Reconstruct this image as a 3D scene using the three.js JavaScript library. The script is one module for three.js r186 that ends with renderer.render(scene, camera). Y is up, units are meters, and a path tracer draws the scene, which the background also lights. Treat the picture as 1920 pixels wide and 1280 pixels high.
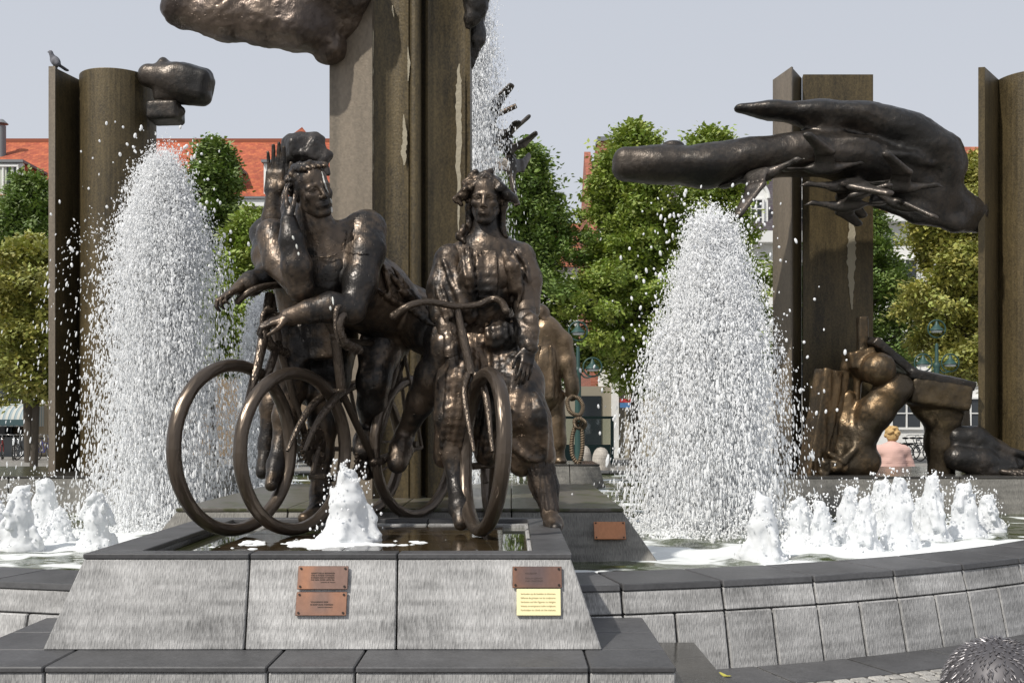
import * as THREE from 'three';
import { mergeGeometries } from 'three/addons/utils/BufferGeometryUtils.js';

// ---------- camera, sky, sun, exposure ----------
const scene = new THREE.Scene();
const camera = new THREE.PerspectiveCamera(35.489, 1920 / 1280, 0.1, 600);
camera.position.set(0, 1.5, 0);
camera.lookAt(0, 1.5, -10);
camera.setViewOffset(1920, 1280, 0, -155, 1920, 1280);   // level camera with a risen lens: upright lines stay upright
const renderer = new THREE.WebGLRenderer({ antialias: true });
renderer.toneMapping = THREE.LinearToneMapping;
renderer.toneMappingExposure = 1.2;
renderer.shadowMap.enabled = true;
const SUN = new THREE.Vector3(-0.50, 0.80, 0.50).normalize();
{
  const w = 512, h = 256, a = new Float32Array(w * h * 4), v = new THREE.Vector3();
  for (let j = 0; j < h; j++) for (let i = 0; i < w; i++) {
    const el = ((j + 0.5) / h - 0.5) * Math.PI, az = ((i + 0.5) / w - 0.5) * 2 * Math.PI;
    v.set(Math.cos(el) * Math.cos(az), Math.sin(el), Math.cos(el) * Math.sin(az));
    const e = Math.max(0, v.y), g = Math.pow(Math.max(0, v.dot(SUN)), 5);
    const t = Math.pow(e, 0.7), o = (j * w + i) * 4;
    a[o] = 0.575 - 0.19 * t + 0.34 * g; a[o + 1] = 0.595 - 0.17 * t + 0.32 * g; a[o + 2] = 0.635 - 0.13 * t + 0.28 * g; a[o + 3] = 1;
  }
  const sky = new THREE.DataTexture(a, w, h, THREE.RGBAFormat, THREE.FloatType);
  sky.mapping = THREE.EquirectangularReflectionMapping; sky.magFilter = THREE.LinearFilter; sky.needsUpdate = true;
  scene.background = sky; scene.environment = sky;
}
const sun = new THREE.DirectionalLight(new THREE.Color(1, 0.955, 0.88), 3.4);
sun.position.copy(SUN).multiplyScalar(60).add(new THREE.Vector3(0, 0, -12));
sun.target.position.set(0, 0, -12); scene.add(sun, sun.target);
sun.castShadow = true; sun.shadow.radius = 2.5; sun.shadow.mapSize.set(4096, 4096);
Object.assign(sun.shadow.camera, { left: -45, right: 45, top: 45, bottom: -45, near: 1, far: 160 });

// ---------- helpers ----------
let seed = 7;
const rnd = () => { seed = (seed + 0x6d2b79f5) | 0; let t = Math.imul(seed ^ (seed >>> 15), 1 | seed); t = (t + Math.imul(t ^ (t >>> 7), 61 | t)) ^ t; return ((t ^ (t >>> 14)) >>> 0) / 4294967296; };
const rr = (a, b) => a + (b - a) * rnd();
const gau = () => Math.sqrt(-2 * Math.log(rnd() + 1e-9)) * Math.cos(6.28318 * rnd());
const V = (x, y, z) => new THREE.Vector3(x, y, z);
const P = (px, py, d) => V((px - 960) * d / 2000, 1.5 + (795 - py) * d / 2000, -d);   // a place in metres read off the photograph at its distance
const X = (px, d) => (px - 960) * d / 2000, Y = (py, d) => 1.5 + (795 - py) * d / 2000;
const clamp = (x, a, b) => x < a ? a : x > b ? b : x, mixf = (a, b, t) => a + (b - a) * t;
const sstep = (a, b, x) => { const t = clamp((x - a) / (b - a), 0, 1); return t * t * (3 - 2 * t); };
const hash3 = (x, y, z) => { let h = Math.imul(x, 374761393) ^ Math.imul(y, 668265263) ^ Math.imul(z, 2147483647 ^ 0x5bd1e995); h = Math.imul(h ^ (h >>> 13), 1274126177); return ((h ^ (h >>> 16)) >>> 0) / 4294967296; };
function noise3(x, y, z) {
  const xi = Math.floor(x), yi = Math.floor(y), zi = Math.floor(z); let fx = x - xi, fy = y - yi, fz = z - zi;
  fx = fx * fx * (3 - 2 * fx); fy = fy * fy * (3 - 2 * fy); fz = fz * fz * (3 - 2 * fz);
  const l = (k) => { const a = hash3(xi, yi, zi + k), b = hash3(xi + 1, yi, zi + k), c = hash3(xi, yi + 1, zi + k), d = hash3(xi + 1, yi + 1, zi + k); return (a + (b - a) * fx) * (1 - fy) + (c + (d - c) * fx) * fy; };
  return (l(0) * (1 - fz) + l(1) * fz) * 2 - 1;
}
const fbm = (x, y, z, o = 3) => { let s = 0, a = 0.5; for (let i = 0; i < o; i++) { s += a * noise3(x, y, z); x *= 2.03; y *= 2.03; z *= 2.03; a *= 0.5; } return s; };
function tn(u, v, pu, pv, s = 0) {   // repeating 2D noise, u,v in 0..1, pu x pv cells
  const x = u * pu, y = v * pv, xi = Math.floor(x), yi = Math.floor(y); let fx = x - xi, fy = y - yi;
  fx = fx * fx * (3 - 2 * fx); fy = fy * fy * (3 - 2 * fy);
  const m = (a, p) => ((a % p) + p) % p, H = (i, j) => hash3(m(xi + i, pu), m(yi + j, pv), s);
  return (H(0, 0) * (1 - fx) + H(1, 0) * fx) * (1 - fy) + (H(0, 1) * (1 - fx) + H(1, 1) * fx) * fy;
}
const toS = (x) => 255 * clamp(x <= 0.0031308 ? 12.92 * x : 1.055 * Math.pow(x, 1 / 2.4) - 0.055, 0, 1);
function tex(w, h, fn, { srgb = true, rx = 1, ry = 1 } = {}) {   // fn(u, v) gives linear rgb (colour) or a grey value (data)
  const a = new Uint8Array(w * h * 4);
  for (let j = 0; j < h; j++) for (let i = 0; i < w; i++) {
    const c = fn((i + 0.5) / w, (j + 0.5) / h), o = (j * w + i) * 4;
    for (let k = 0; k < 3; k++) { const x = Array.isArray(c) ? c[k] : c; a[o + k] = srgb ? toS(x) : 255 * clamp(x, 0, 1); }
    a[o + 3] = 255;
  }
  const t = new THREE.DataTexture(a, w, h); t.wrapS = t.wrapT = THREE.RepeatWrapping; t.magFilter = THREE.LinearFilter; t.minFilter = THREE.LinearMipmapLinearFilter; t.generateMipmaps = true;
  if (srgb) t.colorSpace = THREE.SRGBColorSpace;
  t.repeat.set(rx, ry); t.needsUpdate = true; return t;
}
const C = (r, g, b) => new THREE.Color().setRGB(r, g, b);
const std = (o) => new THREE.MeshStandardMaterial(o), phy = (o) => new THREE.MeshPhysicalMaterial(o);
const used = {};
const numbered = (n) => { const k = used[n] = (used[n] ?? -1) + 1; return k ? n + '_' + String(k).padStart(3, '0') : n; };
function tag(o, label, category, group, kind) { if (label) o.userData.label = label; if (category) o.userData.category = category; if (group) o.userData.group = group; if (kind) o.userData.kind = kind; return o; }
function thing(name, label, category, group, pos) { const g = new THREE.Group(); g.name = numbered(name); if (pos) g.position.copy(pos); scene.add(g); return tag(g, label, category, group); }
function part(name, geo, m, parent) { const o = new THREE.Mesh(geo, m); o.name = parent ? name : numbered(name); o.castShadow = o.receiveShadow = true; (parent || scene).add(o); return o; }
function structure(name, geo, m) { const o = part(name, geo, m); o.userData.kind = 'structure'; return o; }
function copyOf(o, label, group) { const c = o.clone(); c.name = numbered(o.name.replace(/_\d{3}$/, '')); scene.add(c); c.userData = { ...o.userData }; return tag(c, label, null, group); }
const boxAt = (x0, x1, y0, y1, z0, z1) => { const g = new THREE.BoxGeometry(x1 - x0, y1 - y0, z1 - z0); g.translate((x0 + x1) / 2, (y0 + y1) / 2, (z0 + z1) / 2); return meterUV(g); };
function meterUV(g) {   // uv in metres from the way each face points
  const n = g.index ? g.toNonIndexed() : g, p = n.attributes.position, uv = new Float32Array(p.count * 2), a = V(0, 0, 0), b = V(0, 0, 0), c = V(0, 0, 0), e = V(0, 0, 0), f = V(0, 0, 0);
  for (let i = 0; i < p.count; i += 3) {
    a.fromBufferAttribute(p, i); b.fromBufferAttribute(p, i + 1); c.fromBufferAttribute(p, i + 2);
    e.subVectors(b, a).cross(f.subVectors(c, a)); const nx = Math.abs(e.x), ny = Math.abs(e.y), nz = Math.abs(e.z);
    [a, b, c].forEach((q, k) => { const o = (i + k) * 2; if (ny > nx && ny > nz) { uv[o] = q.x; uv[o + 1] = q.z; } else if (nx > nz) { uv[o] = q.z; uv[o + 1] = q.y; } else { uv[o] = q.x; uv[o + 1] = q.y; } });
  }
  n.setAttribute('uv', new THREE.BufferAttribute(uv, 2)); return n;
}
const FACES = [[0, 1, 3, 2], [4, 5, 7, 6], [0, 1, 5, 4], [2, 3, 7, 6], [0, 2, 6, 4], [1, 3, 7, 5]];
function block(c, b = 0.008) {   // a block with chamfered edges; corner i: bit0 = x, bit1 = y, bit2 = z
  const ctr = V(0, 0, 0); c.forEach((q) => ctr.addScaledVector(q, 1 / 8));
  const pt = FACES.map((f) => { const m = {}; f.forEach((i, k) => { const q = c[i].clone(); for (const j of [f[(k + 1) % 4], f[(k + 3) % 4]]) { const dl = c[j].clone().sub(c[i]); const L = dl.length(); q.addScaledVector(dl, Math.min(b, L * 0.4) / L); } m[i] = q; }); return m; });
  const pos = []; const e = V(0, 0, 0), f2 = V(0, 0, 0), g = V(0, 0, 0);
  const tri = (p, q, r) => { e.subVectors(q, p).cross(f2.subVectors(r, p)); g.copy(p).add(q).add(r).divideScalar(3).sub(ctr); if (e.dot(g) < 0) [q, r] = [r, q]; pos.push(p.x, p.y, p.z, q.x, q.y, q.z, r.x, r.y, r.z); };
  FACES.forEach((f, n) => { const m = pt[n]; tri(m[f[0]], m[f[1]], m[f[2]]); tri(m[f[0]], m[f[2]], m[f[3]]); });
  for (let i = 0; i < 8; i++) for (const bit of [1, 2, 4]) { const j = i ^ bit; if (j < i) continue; const fs = FACES.map((f, n) => n).filter((n) => FACES[n].includes(i) && FACES[n].includes(j)); const [A, B] = [pt[fs[0]], pt[fs[1]]]; tri(A[i], A[j], B[j]); tri(A[i], B[j], B[i]); }
  for (let i = 0; i < 8; i++) { const fs = pt.filter((m) => m[i]); tri(fs[0][i], fs[1][i], fs[2][i]); }
  const geo = new THREE.BufferGeometry(); geo.setAttribute('position', new THREE.Float32BufferAttribute(pos, 3)); meterUV(geo); geo.computeVertexNormals(); return geo;
}
const bbox = (x0, x1, y0, y1, z0, z1, b) => block([0, 1, 2, 3, 4, 5, 6, 7].map((i) => V(i & 1 ? x1 : x0, i & 2 ? y1 : y0, i & 4 ? z1 : z0)), b);
// a frustum-shaped block: bottom rectangle [x0,x1,z0,z1] at y0, top rectangle at y1
const frust = (y0, B, y1, T, b) => block([0, 1, 2, 3, 4, 5, 6, 7].map((i) => { const r = i & 2 ? T : B; return V(i & 1 ? r[1] : r[0], i & 2 ? y1 : y0, i & 4 ? r[3] : r[2]); }), b);
function tube(pts, r, seg = 8, n) {
  const cur = new THREE.CatmullRomCurve3(pts.map((p) => p.clone()), false, 'centripetal'); const N = n || Math.max(2, pts.length * 6);
  const g = new THREE.TubeGeometry(cur, N, typeof r === 'number' ? r : 1, seg, false);
  if (typeof r !== 'number') { const p = g.attributes.position; for (let i = 0; i <= N; i++) { const t = i / N, c = cur.getPointAt(t), q = t * (r.length - 1), k = Math.min(r.length - 2, Math.floor(q)), R = mixf(r[k], r[k + 1], q - k); for (let j = 0; j <= seg; j++) { const o = i * (seg + 1) + j; p.setXYZ(o, c.x + (p.getX(o) - c.x) * R, c.y + (p.getY(o) - c.y) * R, c.z + (p.getZ(o) - c.z) * R); } } }
  return g;
}
function bar(a, b, r, r2 = r, seg = 10) { const d = b.clone().sub(a), L = d.length(), g = new THREE.CylinderGeometry(r2, r, L, seg); g.translate(0, L / 2, 0); g.applyQuaternion(new THREE.Quaternion().setFromUnitVectors(V(0, 1, 0), d.divideScalar(L))); g.translate(a.x, a.y, a.z); return g; }
const merge = (l) => mergeGeometries(l.map((g) => { const n = g.index ? g.toNonIndexed() : g; for (const k of Object.keys(n.attributes)) if (!['position', 'normal', 'uv'].includes(k)) n.deleteAttribute(k); if (!n.attributes.uv) n.setAttribute('uv', new THREE.Float32BufferAttribute(new Float32Array(n.attributes.position.count * 2), 2)); return n; }));

// ---------- sculpting: joined distance fields meshed with surface nets ----------
function cap(a, b, ra, rb = ra, k = 0.04, sub) {
  const ax = a.x, ay = a.y, az = a.z, bx = b.x - ax, by = b.y - ay, bz = b.z - az, L2 = bx * bx + by * by + bz * bz || 1e-9, R = Math.max(ra, rb);
  return { k, sub, lo: [Math.min(a.x, b.x) - R, Math.min(a.y, b.y) - R, Math.min(a.z, b.z) - R], hi: [Math.max(a.x, b.x) + R, Math.max(a.y, b.y) + R, Math.max(a.z, b.z) + R],
    f(x, y, z) { x -= ax; y -= ay; z -= az; let t = (x * bx + y * by + z * bz) / L2; t = t < 0 ? 0 : t > 1 ? 1 : t; x -= bx * t; y -= by * t; z -= bz * t; return Math.sqrt(x * x + y * y + z * z) - (ra + (rb - ra) * t); } };
}
function ell(c, r, e, k = 0.04, sub) {
  const q = e ? new THREE.Quaternion().setFromEuler(new THREE.Euler(e[0], e[1], e[2], 'YXZ')).invert() : null, m = q ? new THREE.Matrix4().makeRotationFromQuaternion(q).elements : null, R = Math.max(...r), [rx, ry, rz] = r, mn = Math.min(...r);
  return { k, sub, lo: [c.x - R, c.y - R, c.z - R], hi: [c.x + R, c.y + R, c.z + R],
    f(x, y, z) { x -= c.x; y -= c.y; z -= c.z; if (m) { const X1 = m[0] * x + m[4] * y + m[8] * z, Y1 = m[1] * x + m[5] * y + m[9] * z; z = m[2] * x + m[6] * y + m[10] * z; x = X1; y = Y1; }
      const k0 = Math.sqrt(x * x / (rx * rx) + y * y / (ry * ry) + z * z / (rz * rz)); if (k0 < 1e-4) return -mn;
      const k1 = Math.sqrt(x * x / (rx * rx * rx * rx) + y * y / (ry * ry * ry * ry) + z * z / (rz * rz * rz * rz)); return k0 * (k0 - 1) / k1; } };
}
function rbox(c, h, e, round = 0.02, k = 0.03, sub) {
  const q = e ? new THREE.Quaternion().setFromEuler(new THREE.Euler(e[0], e[1], e[2], 'YXZ')).invert() : null, m = q ? new THREE.Matrix4().makeRotationFromQuaternion(q).elements : null, R = Math.hypot(...h);
  return { k, sub, lo: [c.x - R, c.y - R, c.z - R], hi: [c.x + R, c.y + R, c.z + R],
    f(x, y, z) { x -= c.x; y -= c.y; z -= c.z; if (m) { const X1 = m[0] * x + m[4] * y + m[8] * z, Y1 = m[1] * x + m[5] * y + m[9] * z; z = m[2] * x + m[6] * y + m[10] * z; x = X1; y = Y1; }
      const a = Math.abs(x) - h[0] + round, b = Math.abs(y) - h[1] + round, d = Math.abs(z) - h[2] + round; const A = Math.max(a, 0), B = Math.max(b, 0), D = Math.max(d, 0);
      return Math.sqrt(A * A + B * B + D * D) + Math.min(Math.max(a, b, d), 0) - round; } };
}
// a chain of tapered capsules through [px, py, d, radius] rows
const chain = (rows, k = 0.04, sub) => { const o = []; for (let i = 0; i + 1 < rows.length; i++) o.push(cap(P(...rows[i]), P(...rows[i + 1]), rows[i][3], rows[i + 1][3], k, sub)); return o; };
const chainV = (pts, rs, k = 0.04, sub) => { const o = []; for (let i = 0; i + 1 < pts.length; i++) o.push(cap(pts[i], pts[i + 1], rs[i], rs[i + 1], k, sub)); return o; };
const smin = (a, b, k) => { const h = Math.max(k - Math.abs(a - b), 0) / k; return Math.min(a, b) - h * h * k * 0.25; };
function sculpt(prims, cell, disp) {
  const lo = [1e9, 1e9, 1e9], hi = [-1e9, -1e9, -1e9];
  for (const p of prims) if (!p.sub) for (let i = 0; i < 3; i++) { lo[i] = Math.min(lo[i], p.lo[i]); hi[i] = Math.max(hi[i], p.hi[i]); }
  for (let i = 0; i < 3; i++) { lo[i] -= cell * 3; hi[i] += cell * 3; }
  const B = 6, n = [0, 1, 2].map((i) => Math.ceil((hi[i] - lo[i]) / cell / B) * B + 1), [nx, ny, nz] = n, F = new Float32Array(nx * ny * nz).fill(1), live = [];
  const hd = B * cell * 0.87;
  const evalL = (l, x, y, z) => { let d = 1e3; for (const p of l) { const f = p.f(x, y, z); d = p.sub ? -smin(-d, f, p.k) : smin(d, f, p.k); } return d; };
  for (let bz = 0; bz < nz - 1; bz += B) for (let by = 0; by < ny - 1; by += B) for (let bx = 0; bx < nx - 1; bx += B) {
    const cx = lo[0] + (bx + B / 2) * cell, cy = lo[1] + (by + B / 2) * cell, cz = lo[2] + (bz + B / 2) * cell;
    let dm = 1e9; const fs = prims.map((p) => { const f = p.f(cx, cy, cz); if (!p.sub && f < dm) dm = f; return f; });
    if (dm > hd * 1.7 + 0.06) continue;
    const lim = Math.max(dm, 0) + hd * 2.6, l = prims.filter((p, i) => fs[i] < lim + p.k);
    const D = evalL(l, cx, cy, cz);
    const deep = D < -hd * 2 - 0.03; if (!deep) live.push(bx, by, bz);
    for (let k = 0; k <= B; k++) for (let j = 0; j <= B; j++) for (let i = 0; i <= B; i++) {
      const X0 = bx + i, Y0 = by + j, Z0 = bz + k, o = (Z0 * ny + Y0) * nx + X0; if (deep) { if (F[o] === 1) F[o] = -1; continue; }
      const x = lo[0] + X0 * cell, y = lo[1] + Y0 * cell, z = lo[2] + Z0 * cell; let d = evalL(l, x, y, z);
      if (disp && d < 0.14 && d > -0.14) d += disp(x, y, z); F[o] = d;
    }
  }
  const id = new Int32Array(nx * ny * nz).fill(-1), pos = [], idx = [], st = [1, nx, nx * ny], co = [];
  for (let m = 0; m < 8; m++) co.push((m & 1) + ((m >> 1) & 1) * nx + (m >> 2) * nx * ny);
  const E = []; for (let a = 0; a < 8; a++) for (const b of [1, 2, 4]) if (!(a & b)) E.push([a, a | b]);
  const seen = []; let N = 0;
  for (let q = 0; q < live.length; q += 3) for (let k = 0; k < B; k++) for (let j = 0; j < B; j++) for (let i = 0; i < B; i++) {
    const x = live[q] + i, y = live[q + 1] + j, z = live[q + 2] + k, o = (z * ny + y) * nx + x; let mask = 0;
    for (let m = 0; m < 8; m++) if (F[o + co[m]] < 0) mask |= 1 << m;
    if (mask === 0 || mask === 255) continue;
    let sx = 0, sy = 0, sz = 0, c = 0;
    for (const [a, b] of E) { const fa = F[o + co[a]], fb = F[o + co[b]]; if ((fa < 0) === (fb < 0)) continue; const t = fa / (fa - fb); sx += mixf(a & 1, b & 1, t); sy += mixf((a >> 1) & 1, (b >> 1) & 1, t); sz += mixf(a >> 2, b >> 2, t); c++; }
    id[o] = N++; pos.push(lo[0] + (x + sx / c) * cell, lo[1] + (y + sy / c) * cell, lo[2] + (z + sz / c) * cell); seen.push(x, y, z);
  }
  for (let q = 0; q < seen.length; q += 3) {
    const x = seen[q], y = seen[q + 1], z = seen[q + 2], o = (z * ny + y) * nx + x, c3 = [x, y, z];
    for (let a = 0; a < 3; a++) { const b = (a + 1) % 3, c = (a + 2) % 3; if (!c3[b] || !c3[c]) continue; const i0 = F[o] < 0, i1 = F[o + st[a]] < 0; if (i0 === i1) continue;
      const p0 = id[o], p1 = id[o - st[b]], p2 = id[o - st[b] - st[c]], p3 = id[o - st[c]]; if (p0 < 0 || p1 < 0 || p2 < 0 || p3 < 0) continue;
      if (i0) idx.push(p0, p1, p2, p0, p2, p3); else idx.push(p0, p2, p1, p0, p3, p2); }
  }
  const g = new THREE.BufferGeometry(); g.setAttribute('position', new THREE.Float32BufferAttribute(pos, 3)); g.setIndex(idx); g.computeVertexNormals(); return g;
}
// joins sculpted pieces into one mesh and gives the metal its patina: brown where it is worn, near black where the old skin stays
function joinPatina(list, a = [0.128, 0.096, 0.071], b = [0.036, 0.033, 0.031], f = 5) {
  const g = list.length > 1 ? mergeGeometries(list) : list[0], p = g.attributes.position, c = new Float32Array(p.count * 3);
  for (let i = 0; i < p.count; i++) { const x = p.getX(i), y = p.getY(i), z = p.getZ(i); const t = sstep(-0.32, 0.36, fbm(x * f, y * f * 0.75, z * f, 4) + 0.25 * noise3(x * 42, y * 36, z * 42)); for (let k = 0; k < 3; k++) c[i * 3 + k] = mixf(b[k], a[k], t); }
  g.setAttribute('color', new THREE.BufferAttribute(c, 3)); return meterUV(g);
}
const hammer = (a = 0.004, f = 26) => (x, y, z) => a * noise3(x * f, y * f, z * f) + a * 0.6 * noise3(x * f * 2.6, y * f * 2.6, z * f * 2.6);
const place = (g, pos, e, s = 1) => g.applyMatrix4(new THREE.Matrix4().compose(pos, new THREE.Quaternion().setFromEuler(new THREE.Euler(e[0], e[1], e[2], 'YXZ')), V(s, s, s)));
// distance at which the sight line through a pixel of the photograph meets a sculpted form; folds and seams are laid on it there
function skinAt(prims, px, py, d0 = 6.2, d1 = 8.6) { let d = d0; for (let i = 0; i < 90 && d < d1; i++) { const p = P(px, py, d); let f = 1e3; for (const q of prims) { const g = q.f(p.x, p.y, p.z); f = q.sub ? -smin(-f, g, q.k) : smin(f, g, q.k); } if (f < 0.004) return d; d += Math.max(f * 0.8, 0.004); } return null; }
function folds(prims, lines, r = 0.018, k = 0.014, sink = 0.3) { const o = []; for (const l of lines) { const cu = new THREE.CatmullRomCurve3(l.map(([x, y]) => V(x, y, 0))), n = Math.max(4, Math.round(cu.getLength() / 14)); let last = null; for (let i = 0; i <= n; i++) { const c = cu.getPointAt(i / n), d = skinAt(prims, c.x, c.y), q = i / n, R = r * (0.35 + 0.65 * Math.sin(Math.PI * clamp(q * 0.9 + 0.08, 0, 1))) * (l.w || 1); if (d === null) { last = null; continue; } const p = P(c.x, c.y, d + R * sink); if (last) o.push(cap(last[0], p, last[1], R, k)); last = [p, R]; } } return o; }
const ridged = (n) => 1 - 2 * Math.abs(n);

// ---------- materials ----------
const castBump = tex(512, 512, (u, v) => { const p = tn(u, v, 90, 90, 201), q = tn(u, v, 38, 44, 202), r = tn(u, v, 160, 24, 203); return clamp(0.55 + 0.25 * (q - 0.5) + 0.2 * (p - 0.5) + 0.12 * (r - 0.5) - (p > 0.86 && q > 0.55 ? 0.45 : 0), 0, 1); }, { srgb: false });   // casting skin: soft dents, file strokes, a few pits
const bronze = std({ vertexColors: true, metalness: 0.75, roughness: 0.52, bumpMap: castBump, bumpScale: 0.006, roughnessMap: tex(256, 256, (u, v) => clamp(0.55 + 0.5 * (0.6 * tn(u, v, 7, 8, 204) + 0.4 * tn(u, v, 40, 40, 205)), 0, 1), { srgb: false }) });
const bronzeTube = std({ color: C(0.10, 0.078, 0.06), metalness: 0.72, roughness: 0.38, roughnessMap: tex(128, 128, (u, v) => 0.75 + 0.25 * tn(u, v, 16, 16, 3), { srgb: false, rx: 2, ry: 2 }), bumpMap: tex(128, 128, (u, v) => 0.5 * tn(u, v, 24, 24, 4) + 0.5 * tn(u, v, 9, 9, 5), { srgb: false, rx: 3, ry: 1 }), bumpScale: 0.006 });
const tooledMap = tex(1024, 1024, (u, v) => {   // chiselled blue limestone: fine upright tool marks, pale crystalline skin, dark damp blotches
  const st = tn(u, v, 300, 60, 1) * 0.6 + tn(u, v, 190, 34, 2) * 0.4, bl = tn(u, v, 5, 6, 3) * 0.5 + tn(u, v, 13, 15, 4) * 0.3 + tn(u, v, 40, 30, 5) * 0.2, row = tn(u, v, 4, 40, 6), sp = tn(u, v, 300, 300, 7);
  let g = 0.275 + 0.20 * (st - 0.5) + 0.19 * (bl - 0.5) + 0.10 * (row - 0.5) + (sp > 0.93 ? 0.12 : 0); if (sp < 0.05) g -= 0.09; g = clamp(g, 0.03, 0.6); return [g, g * 0.985, g * 0.965]; });
const tooledBump = tex(1024, 1024, (u, v) => 0.6 * tn(u, v, 300, 60, 1) + 0.25 * tn(u, v, 190, 34, 2) + 0.15 * tn(u, v, 300, 300, 7), { srgb: false });
const honedMap = tex(512, 512, (u, v) => { const bl = tn(u, v, 4, 4, 11) * 0.5 + tn(u, v, 11, 12, 12) * 0.3 + tn(u, v, 37, 33, 13) * 0.2, sp = tn(u, v, 180, 180, 14); let g = 0.062 + 0.05 * (bl - 0.5) + (sp > 0.94 ? 0.035 : 0) + 0.014 * (tn(u, v, 90, 90, 15) - 0.5); return [g, g * 0.99, g * 1.02]; });
const honedBump = tex(256, 256, (u, v) => 0.5 * tn(u, v, 60, 60, 16) + 0.5 * tn(u, v, 17, 17, 17), { srgb: false });
const stoneFace = [0.92, 1.0, 1.08].map((k) => std({ color: C(k * 1.2, k * 1.2, k * 1.2), map: tooledMap, bumpMap: tooledBump, bumpScale: 0.004, roughness: 0.85 }));
const stoneTop = [0.9, 1.05, 1.2].map((k) => std({ color: C(k, k, k), map: honedMap, bumpMap: honedBump, bumpScale: 0.0015, roughness: 0.5 }));
const stoneWet = std({ color: C(0.8, 0.76, 0.66), map: honedMap, bumpMap: honedBump, bumpScale: 0.001, roughness: 0.16 });
const mortar = std({ color: C(0.06, 0.055, 0.05), roughness: 0.95 });
const plinthDull = std({ color: C(0.62, 0.60, 0.55), map: tooledMap, bumpMap: tooledBump, bumpScale: 0.004, roughness: 0.7 });
const mossTop = std({ map: tex(512, 512, (u, v) => { const m = sstep(0.5, 0.68, tn(u, v, 6, 6, 21) * 0.6 + tn(u, v, 25, 25, 22) * 0.4), s = 0.8 + 0.4 * tn(u, v, 80, 80, 23); return [mixf(0.105, 0.06, m) * s, mixf(0.095, 0.062, m) * s, mixf(0.08, 0.028, m) * s]; }), roughness: 0.3 });
// weathered bronze sheet of the tall columns: upright run-off streaks
const sheetMap = tex(1024, 1024, (u, v) => {
  const st = tn(u, v, 46, 2, 31) * 0.3 + tn(u, v, 17, 3, 32) * 0.3 + tn(u, v, 120, 30, 33) * 0.4, gr = tn(u, v, 260, 260, 34), cl = tn(u, v, 5, 4, 35) * 0.6 + tn(u, v, 14, 9, 36) * 0.4;
  const k = clamp(0.5 + 0.8 * (st - 0.5) + 0.7 * (cl - 0.5) + 0.5 * (gr - 0.5), 0, 1); return [mixf(0.03, 0.125, k), mixf(0.023, 0.092, k), mixf(0.012, 0.042, k)]; });
const sheetBump = tex(512, 512, (u, v) => 0.5 * tn(u, v, 130, 130, 34) + 0.5 * tn(u, v, 60, 8, 37), { srgb: false });
const sheetMat = std({ map: sheetMap, bumpMap: sheetBump, bumpScale: 0.002, metalness: 0.3, roughness: 0.5 });
const sheetGrey = std({ map: tex(512, 512, (u, v) => { const k = clamp(0.5 + 0.7 * (tn(u, v, 30, 2, 41) - 0.5) + 0.5 * (tn(u, v, 150, 150, 42) - 0.5), 0, 1); return [mixf(0.12, 0.22, k), mixf(0.10, 0.18, k), mixf(0.075, 0.135, k)]; }), bumpMap: sheetBump, bumpScale: 0.0015, metalness: 0.25, roughness: 0.48 });
for (const m of [sheetMat, sheetGrey]) { m.map.repeat.set(0.4, 0.25); m.bumpMap.repeat.set(0.6, 0.6); }
const limeCrust = std({ color: C(0.34, 0.30, 0.22), roughness: 0.95, bumpMap: honedBump, bumpScale: 0.004 });
const foamWhite = phy({ color: C(0.82, 0.835, 0.85), roughness: 0.8, transmission: 0.35, thickness: 0 });
const dropWhite = phy({ color: C(0.95, 0.955, 0.96), roughness: 0.95, transmission: 0.42, thickness: 0 });
const copperPlate = (s) => std({ map: tex(256, 128, (u, v) => { const m = sstep(0.35, 0.68, tn(u, v, 3, 3, s) * 0.65 + tn(u, v, 11, 7, s + 1) * 0.35), g = 0.92 + 0.16 * tn(u, v, 90, 60, s + 2); return [mixf(0.20, 0.42, m) * g, mixf(0.125, 0.185, m) * g, mixf(0.10, 0.09, m) * g]; }), metalness: 0.5, roughness: 0.42 });

// ---------- ground, pool and plinths ----------
const PC = V(-1, 0, -14.6), PR = 8.3, WATER = 0.47;
const ring = (r, a, y) => V(PC.x + r * Math.sin(a), y, PC.z + r * Math.cos(a));
{
  const gm = std({ map: tex(1024, 1024, (u, v) => { const rows = 40, j = Math.floor(v * rows), cu = (u * 28 + (j % 2) * 0.5 + 28) % 28, fu = cu % 1, fv = (v * rows) % 1, e = Math.min(fu, 1 - fu) * 1.4, e2 = Math.min(fv, 1 - fv), k = sstep(0.04, 0.12, Math.min(e, e2)), t = hash3(Math.floor(cu), j, 5); const g = mixf(0.05, 0.24 + 0.12 * t, k) * (0.85 + 0.3 * tn(u, v, 200, 200, 51)); return [g, g * 0.96, g * 0.9]; }), roughness: 0.9 });
  gm.map.repeat.set(0.25, 0.25);
  const g = new THREE.PlaneGeometry(500, 500); g.rotateX(-Math.PI / 2); meterUV(g);
  structure('plaza_ground', meterUV(g), gm);
}
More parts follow.
